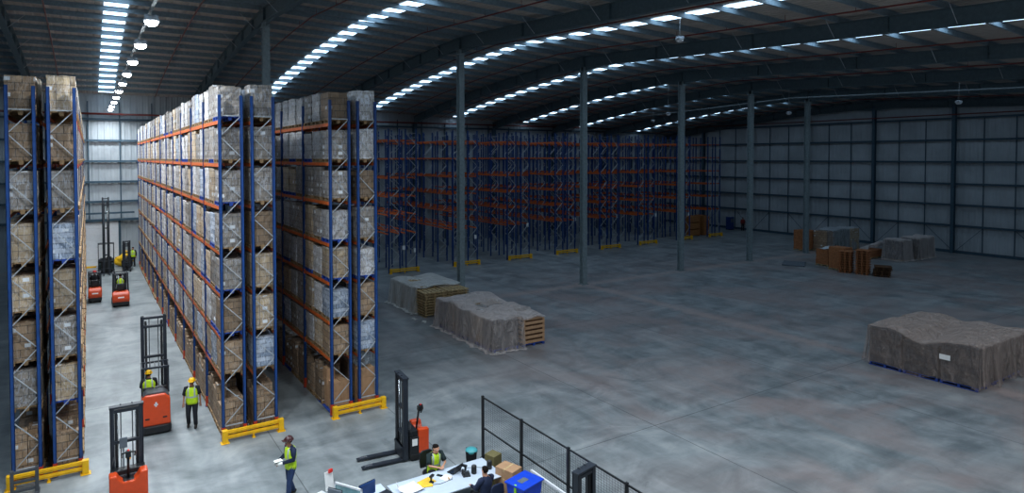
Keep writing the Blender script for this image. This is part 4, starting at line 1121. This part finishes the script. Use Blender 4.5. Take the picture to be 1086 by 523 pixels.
person('driver in hi-vis vest seated on the right-hand far forklift', (1.72, 47.9, 1.05), 0, sit(kn=[(-.13, .3, .15), (.13, .3, .15)], an=[(-.13, .3, -.4), (.13, .3, -.4)], wr=[(-.12, .3, .3), (.12, .3, .3)]), shirt='dark_cloth', trousers='dark_cloth', hair='hair_dark', skin='skin_tan')
person('driver in red helmet and dark clothes on the left-hand far forklift', (.28, 50.2, 1.05), 0, sit(kn=[(-.13, .3, .15), (.13, .3, .15)], an=[(-.13, .3, -.4), (.13, .3, -.4)], wr=[(-.12, .3, .3), (.12, .3, .3)]), vest=False, shirt='dark_cloth', trousers='dark_cloth', head_gear='helmet_red', skin='skin_tan')
person('person in hi-vis vest standing by the yellow bundle at the far wall', (3.35, 64.4, 0), R(160), pose(), shirt='dark_cloth', trousers='dark_cloth', skin='skin_tan')
person('person in dark red clothes standing by the right wall past the empty racks', (73.6, 52.4, 0), R(150), pose(), vest=False, shirt='red_cloth', trousers='dark_cloth', skin='skin_tan')
t = thing('storage_cabinet', 'tall blue cabinet beside the person at the right wall', 'cabinet', (73.4, 54.2, 0))
obj('body', MB().box(-.4, .4, -.35, .35, .05, 1.7), 'screen_blue', t, bevel=.04); obj('base', MB().box(-.42, .42, -.37, .37, 0, .06), 'black_plastic', t); obj('panel', MB().box(-.3, .3, -.36, -.35, 1.0, 1.5), 'grey_board', t)

# ------------------------------------------------------------------ desks by the fence
DZ = .75
t = thing('packing_desk', 'long white desk with laptop and scanners in front of the wire fence', 'desk', (8.45, 15.3, 0))
obj('desk_top', MB().box(-1.55, 1.55, -.62, .58, DZ-.03, DZ), 'desk_white', t, bevel=.006)
obj('edge_strip', MB().box(-1.55, 1.55, .58, .595, DZ-.06, DZ+.002), 'desk_white', t)
for sx in (-1, 1):
    for sy in (-1, 1): obj('leg', MB().box(sx*1.45-.025, sx*1.45+.025, sy*.5-.025, sy*.5+.025, 0, DZ-.03), 'galvanised', t)
obj('cross_rail', MB().box(-1.45, 1.45, .47, .5, .3, .36), 'galvanised', t)
# office chair + seated person behind the desk
def office_chair(label, loc, rz, mat='black_plastic'):
    t = thing('office_chair', label, 'chair', loc, rz)
    obj('seat', MB().loft([(0, 0, .42), (0, 0, .44), (0, 0, .49), (0, 0, .5)], [(.2, .2), (.24, .24), (.24, .24), (.2, .2)], 16, smooth=False), mat, t)
    obj('backrest', MB().prism([(-.2, .52), (-.23, .75), (-.21, .98), (-.12, 1.04), (.12, 1.04), (.21, .98), (.23, .75), (.2, .52)], 'y', -.3, -.25), mat, t, bevel=.02)
    obj('back_bar', MB().bar((0, -.12, .43), (0, -.28, .6), .05), 'dark_steel', t)
    obj('gas_post', MB().tube([(0, 0, .1), (0, 0, .42)], .025, 8), 'chrome', t)
    for k in range(5):
        a = 2*PI*k/5; l = obj('base_leg', MB().bar((0, 0, .11), (.26*math.cos(a), .26*math.sin(a), .08), .04), 'black_plastic', t)
        obj('castor', MB().disc((.26*math.cos(a), .26*math.sin(a), .032), (math.sin(a), -math.cos(a), 0), .03, .04), 'black_plastic', l)
    return t
office_chair('black office chair of the seated worker behind the desk', (8.52, 16.42, 0), R(180))
person('seated dark-haired person in hi-vis vest working at the laptop behind the desk', (8.6, 16.36, .38), R(180), sit(ches=(0, .06, .6), neck=(0, .1, .74), head=(0, .16, .86), sh=[(-.19, .07, .67), (.19, .07, .67)],
       el=[(-.27, .22, .44), (.27, .22, .44)], wr=[(-.1, .42, .45), (.12, .42, .45)], kn=[(-.13, .4, .18), (.13, .4, .18)], an=[(-.13, .42, -.28), (.13, .42, -.28)], look=.1),
       shirt='green_cloth', trousers='dark_cloth', bare_arms=True, hair='hair_dark', longhair=True)
office_chair('dark office chair of the person in navy at the desk front', (9.22, 14.2, 0), R(5), 'navy_cloth')
person('person in navy shirt seated with back to view at the desk front', (9.13, 14.32, .34), R(8), sit(head=(0, .05, .9), wr=[(-.2, .38, .42), (.2, .38, .42)], kn=[(-.13, .4, .18), (.13, .4, .18)], an=[(-.13, .42, -.3), (.13, .42, -.3)]), vest=False, shirt='navy_cloth', trousers='dark_cloth', bare_arms=False, hair='hair_dark')
# laptop
t = thing('laptop', 'open black laptop in front of the seated worker', 'laptop', (8.86, 15.62, DZ), R(200))
obj('keyboard', MB().box(-.17, .17, -.12, .12, 0, .02), 'black_plastic', t, bevel=.004)
obj('keys', MB().box(-.15, .15, -.02, .09, .02, .023), 'screen_dark', t)
obj('screen', MB().box(-.17, .17, -.006, .006, 0, .24, Matrix.Rotation(R(-18), 3, 'X'), (0, 0, 0)), 'black_plastic', t, (0, .125, .018))
tag(obj('handheld_terminal', MB().box(-.05, .05, -.09, .09, 0, .015), 'screen_dark', None, (8.4, 15.62, DZ), R(35), bevel=.005), 'dark handheld terminal lying left of the laptop', 'handheld terminal')
tag(obj('paper_sheet', MB().box(-.16, .16, -.13, .13, 0, .012), 'paper', None, (8.5, 15.42, DZ), R(25), bevel=.003), 'white paper sheet with an orange tip near the handheld terminal', 'paper')
tag(obj('glue_stick', MB().tube([(-.04, 0, .02), (.05, 0, .02)], .018, 8), 'amber', None, (8.52, 15.3, DZ+.012), R(70)), 'small orange stick on the white paper sheet', 'stick')
def scanner(label, loc, rz):
    t = thing('barcode_scanner', label, 'scanner', loc, rz)
    obj('grip', MB().loft([(0, 0, .03), (0, -.02, .1), (0, 0, .16)], [(.03, .035), (.022, .028), (.03, .04)], 10), 'black_plastic', t)
    obj('head', MB().box(-.04, .04, -.06, .1, .15, .21), 'black_plastic', t, bevel=.012)
    obj('stand', MB().loft([(0, 0, 0), (0, 0, .02), (0, 0, .03)], [.075, .075, .03], 14), 'black_plastic', t)
    obj('window', MB().box(-.03, .03, .1, .104, .16, .2), 'screen_dark', t)
    return t
scanner('black handheld scanner on stand beside the yellow paper', (8.02, 15.4, DZ), R(-60))
scanner('black scanner standing behind the desk phone, right of laptop', (9.12, 15.42, DZ), R(30))
t = thing('desk_phone', 'black desk phone with grey display between laptop and dark bottle', 'phone', (9.05, 15.25, DZ), R(-15))
obj('base', MB().prism([(-.12, 0), (-.12, .03), (.1, .09), (.1, 0)], 'x', -.11, .11), 'black_plastic', t, bevel=.008)
obj('handset', MB().loft([(-.08, -.1, .09), (-.08, -.02, .12), (-.08, .08, .13)], [.03, .02, .03], 10), 'black_plastic', t)
obj('display', MB().box(0, .09, .02, .08, .085, .09), 'grey_board', t)
def spk(label, loc):
    o = obj('speaker', MB().loft([(0, 0, 0), (0, 0, .02), (0, 0, .22), (0, 0, .24)], [.07, .08, .075, .05], 16), 'black_plastic', None, loc)
    tag(o, label, 'speaker'); obj('grille', MB().loft([(0, 0, .24), (0, 0, .246)], [.045, .04], 14), 'truck_grey', o)
spk('round black speaker on the desk, left of the navy shirt', (9.3, 15.22, DZ)); spk('round black speaker on the desk, right of the navy shirt', (9.82, 15.22, DZ))
tag(obj('cable', MB().tube([(8.75, 15.5, DZ+.008), (8.6, 15.25, DZ+.008), (8.2, 15.2, DZ+.008), (7.9, 15.3, DZ+.008), (7.6, 15.2, DZ+.008)], .007, 6), 'black_plastic'), 'thin black cable lying across the white desk', 'cable')
tag(obj('cable', MB().tube([(9.0, 15.5, DZ+.008), (9.25, 15.6, DZ+.008), (9.5, 15.5, DZ+.008), (9.7, 15.35, DZ+.008)], .007, 6), 'black_plastic'), 'thin black cable behind the round speakers', 'cable')
tag(obj('envelope', MB().box(-.22, .22, -.17, .17, 0, .01), 'yellow_paper', None, (7.92, 15.5, DZ), R(15)), 'yellow envelope on the desk under the scanner', 'envelope')
tag(obj('envelope', MB().box(-.18, .18, -.12, .12, 0, .01), 'yellow_paper', None, (7.82, 15.35, DZ+.011), R(-15)), 'smaller yellow envelope lying on the first one', 'envelope')
m = MB()
for i in range(7):
    for j in range(6): m.v.append((-.3+i*.1, -.25+j*.1, .02+.035*math.sin(i*1.7+j)*math.sin(j*1.3)+(.2 if i == 0 and j == 5 else 0)))
m.f = [[j+6*i, j+1+6*i, j+7+6*i, j+6+6*i] for i in range(6) for j in range(5)]; m.sm = [False]*30; m.mi = [0]*30
tag(obj('crumpled_paper', m, 'paper', None, (7.35, 15.35, DZ+.035), R(10)), 'white crumpled packing paper at the left end of the desk', 'packing paper')
# screens and second desk further left
def monitor(label, loc, rz, w=.5, h=.32, back='screen_blue'):
    t = thing('monitor', label, 'monitor', loc, rz)
    obj('panel', MB().box(-w/2, w/2, -.02, .02, .16, .16+h), back, t, bevel=.01)
    obj('bezel', MB().box(-w/2-.008, w/2+.008, .02, .03, .15, .17+h), 'black_plastic', t)
    obj('neck', MB().box(-.03, .03, -.03, .02, .01, .2), 'black_plastic', t); obj('foot', MB().box(-.12, .12, -.1, .1, 0, .015), 'black_plastic', t, bevel=.005)
    return t
t = thing('side_desk', 'narrow white side desk at the bottom edge below the hall worker', 'desk', (5.75, 15.6, 0))
obj('desk_top', MB().box(-1.15, 1.05, -.55, .5, DZ-.03, DZ), 'desk_white', t, bevel=.006)
for sx in (-1.05, .95):
    for sy in (-.45, .4): obj('leg', MB().box(sx-.025, sx+.025, sy-.025, sy+.025, 0, DZ-.03), 'galvanised', t)
monitor('blue-backed monitor on the side desk, left of the long desk', (6.14, 15.42, DZ), R(15), .5, .34)
tag(obj('tray', MB().box(-.16, .16, -.12, .12, 0, .14), 'dark_steel', None, (6.6, 15.35, DZ), R(15), bevel=.01), 'dark grey desk tray right of the blue monitor', 'tray')
t = thing('label_printer', 'white label printer with raised lid at the left of the side desk', 'printer', (4.98, 15.92, DZ), R(20))
obj('body', MB().prism([(-.26, 0), (-.26, .16), (-.2, .2), (.24, .2), (.28, .12), (.28, 0)], 'x', -.36, .3), 'white_plastic', t, bevel=.03)
obj('lid', MB().prism([(-.22, .2), (-.14, .235), (.18, .235), (.2, .2)], 'x', -.32, .26), 'white_plastic', t, bevel=.015); obj('slot', MB().box(-.25, .2, -.266, -.26, .06, .1), 'black_plastic', t)
t = thing('document_holder', 'upright white document holder with red clip beside the printer', 'document holder', (5.3, 16.0, DZ), R(20))
obj('sheets', MB().box(-.13, .13, -.01, .005, .3, .78, Matrix.Rotation(R(-8), 3, 'X')).box(-.02, .02, -.02, .0, .05, .35), 'paper', t); obj('clip', MB().box(-.02, .1, -.03, .02, .74, .82), 'button_red', t); obj('base', MB().box(-.12, .12, -.1, .1, 0, .06), 'dark_steel', t)
t = thing('partition_screen', 'low white-framed glass screen on the side desk', 'desk screen', (5.68, 15.62, DZ), R(-58))
obj('frame', MB().box(-.45, .45, -.02, .02, .42, .47).box(-.45, -.41, -.02, .02, 0, .47).box(.41, .45, -.02, .02, 0, .47), 'white_plastic', t); obj('pane', MB().box(-.41, .41, -.006, .006, .02, .42), 'glass_green', t)
monitor('dark flat monitor standing behind the printer', (5.3, 15.55, DZ), R(-55), .42, .34, 'grey_board')
# fence
t0 = None
FX, FY0, FP = 10.85, 17.2, 2.14
for i in range(6):
    y = FY0-i*FP
    t = thing('fence_panel', 'black wire mesh fence panel with its post, %s from the far end' % ('first', 'second', 'third', 'fourth', 'fifth', 'sixth')[i], 'fence panel', (FX, y, 0), 0, 'black wire fence panels beside the desk')
    obj('post', MB().box(-.035, .035, -.035, .035, .01, 2.04).box(-.07, .07, -.07, .07, 0, .012), 'black_plastic', t)
    if i == 5: break
    f = obj('rail', MB().box(-.018, .018, -FP+.035, -.035, 1.97, 2.01).box(-.018, .018, -FP+.035, -.035, .98, 1.02).box(-.018, .018, -FP+.035, -.035, .1, .14), 'black_plastic', t)
    m = MB(); n = 22
    for k in range(1, n): yy = -FP*k/n; m.box(-.002, .002, yy-.002, yy+.002, .12, 1.98)
    for k in range(1, 28): z = .12+k*1.86/28; m.box(-.002, .002, -FP+.03, -.03, z-.002, z+.002)
    obj('wire_mesh', m, 'dark_steel', t)
# boxes by the fence
t = thing('pallet', 'wooden pallet under the brown cartons between desk and fence', 'pallet', (10.35, 14.75, 0))
obj('boards', pallet_mb(.8, 1.2), 'wood', t)
for k, (x, y, rz) in enumerate(((10.12, 14.68, .3), (10.11, 14.66, .26), (10.12, 14.67, .33))):
    carton(x, y, .146+k*.275, .46, .6, .27, rz, 'wide brown carton by the fence, %s of its stack' % ('bottom', 'middle', 'top')[k], 'carton_plain', group='wide cartons by the fence')
tag(obj('carton_label', MB().box(-.09, .09, -.06, .06, 0, .002), 'paper', None, (10.18, 14.8, .963), .3), 'white label on the topmost wide carton', 'label')
carton(10.35, 15.8, 0, .48, .48, .42, .2, 'olive carton, lower one of the pair at the fence corner', 'carton_olive', group='olive cartons at the fence corner', tape=False)
carton(10.35, 15.82, .422, .36, .36, .4, .3, 'olive carton, upper one of the pair at the fence corner', 'carton_olive', group='olive cartons at the fence corner', tape=False)
t = thing('waste_bin', 'black bin with teal bag at the fence corner', 'bin', (10.02, 16.55, 0), .2)
obj('body', MB().loft([(0, 0, 0), (0, 0, .7), (0, 0, .72)], [(.19, .19), (.24, .24), (.25, .25)], 4, smooth=False), 'black_plastic', t); obj('bag', MB().ball((0, 0, .7), .2, .2, .1, 12, 6, -.5, .9), 'teal_bag', t)
t = thing('blue_tote', 'bright blue lidded tote on a stand at the bottom edge', 'tote', (9.86, 13.55, -.0), .25)
obj('body', MB().prism([(-.34, .78), (-.4, 1.1), (.4, 1.1), (.34, .78)], 'y', -.3, .3), 'crate_blue', t, bevel=.02); obj('lid', MB().box(-.43, .43, -.34, .34, 1.1, 1.15), 'crate_blue', t, bevel=.015)
obj('lid_label', MB().box(-.2, .1, -.08, .1, 1.1505, 1.1525), 'grey_board', t)
obj('stand', MB().box(-.36, .36, -.28, .28, .7, .775).box(-.34, -.29, -.26, -.21, 0, .7).box(.29, .34, -.26, -.21, 0, .7).box(-.34, -.29, .21, .26, 0, .7).box(.29, .34, .21, .26, 0, .7), 'galvanised', t)
obj('strap', MB().box(-.405, -.36, -.05, .02, .8, 1.155), 'lime_strap', t)
tag(obj('white_rail', MB().box(-.03, .03, -1.6, .55, .97, 1.03).box(-.03, .03, .45, .5, 0, .97).box(-.03, .03, -1.5, -1.45, 0, .97), 'white_plastic', None, (10.5, 13.55, -.0)), 'white guard rail between the blue tote and the fence', 'rail')
# scraps on the floor by the covered row
for i, (x, y) in enumerate(((17.2, 26.0), (16.9, 33.3), (16.7, 34.2))):
    m = MB(); 
    for a in range(5):
        for b in range(4): m.v.append((a*.1-.2+rng.uniform(-.02, .02), b*.09-.13+rng.uniform(-.02, .02), .03+rng.uniform(0, .07)))
    m.f = [[b+4*a, b+1+4*a, b+5+4*a, b+4+4*a] for a in range(4) for b in range(3)]; m.sm = [False]*12; m.mi = [0]*12
    tag(obj('film_scrap', m, 'sheet_film_pale', None, (x, y, -.02), i), 'white film scrap on the floor, %s' % ('at the corner of the long grey sheet', 'between the two covered rows', 'beside the pale covered row')[i], 'film scrap')

# ------------------------------------------------------------------ world and view
w = bpy.data.worlds.new('world'); bpy.context.scene.world = w; w.use_nodes = True
w.node_tree.nodes['Background'].inputs[0].default_value = (.5, .65, .8, 1); w.node_tree.nodes['Background'].inputs[1].default_value = .5
vs_ = bpy.context.scene.view_settings
vs_.view_transform = 'Standard'; vs_.look = 'None'; vs_.gamma = 1; vs_.exposure = EXPO
try: vs_.use_curve_mapping = False
except Exception: pass
cy = bpy.context.scene.cycles
cy.max_bounces = 6; cy.diffuse_bounces = 4; cy.glossy_bounces = 2; cy.transparent_max_bounces = 12; cy.sample_clamp_indirect = 4
cy.use_denoising = True
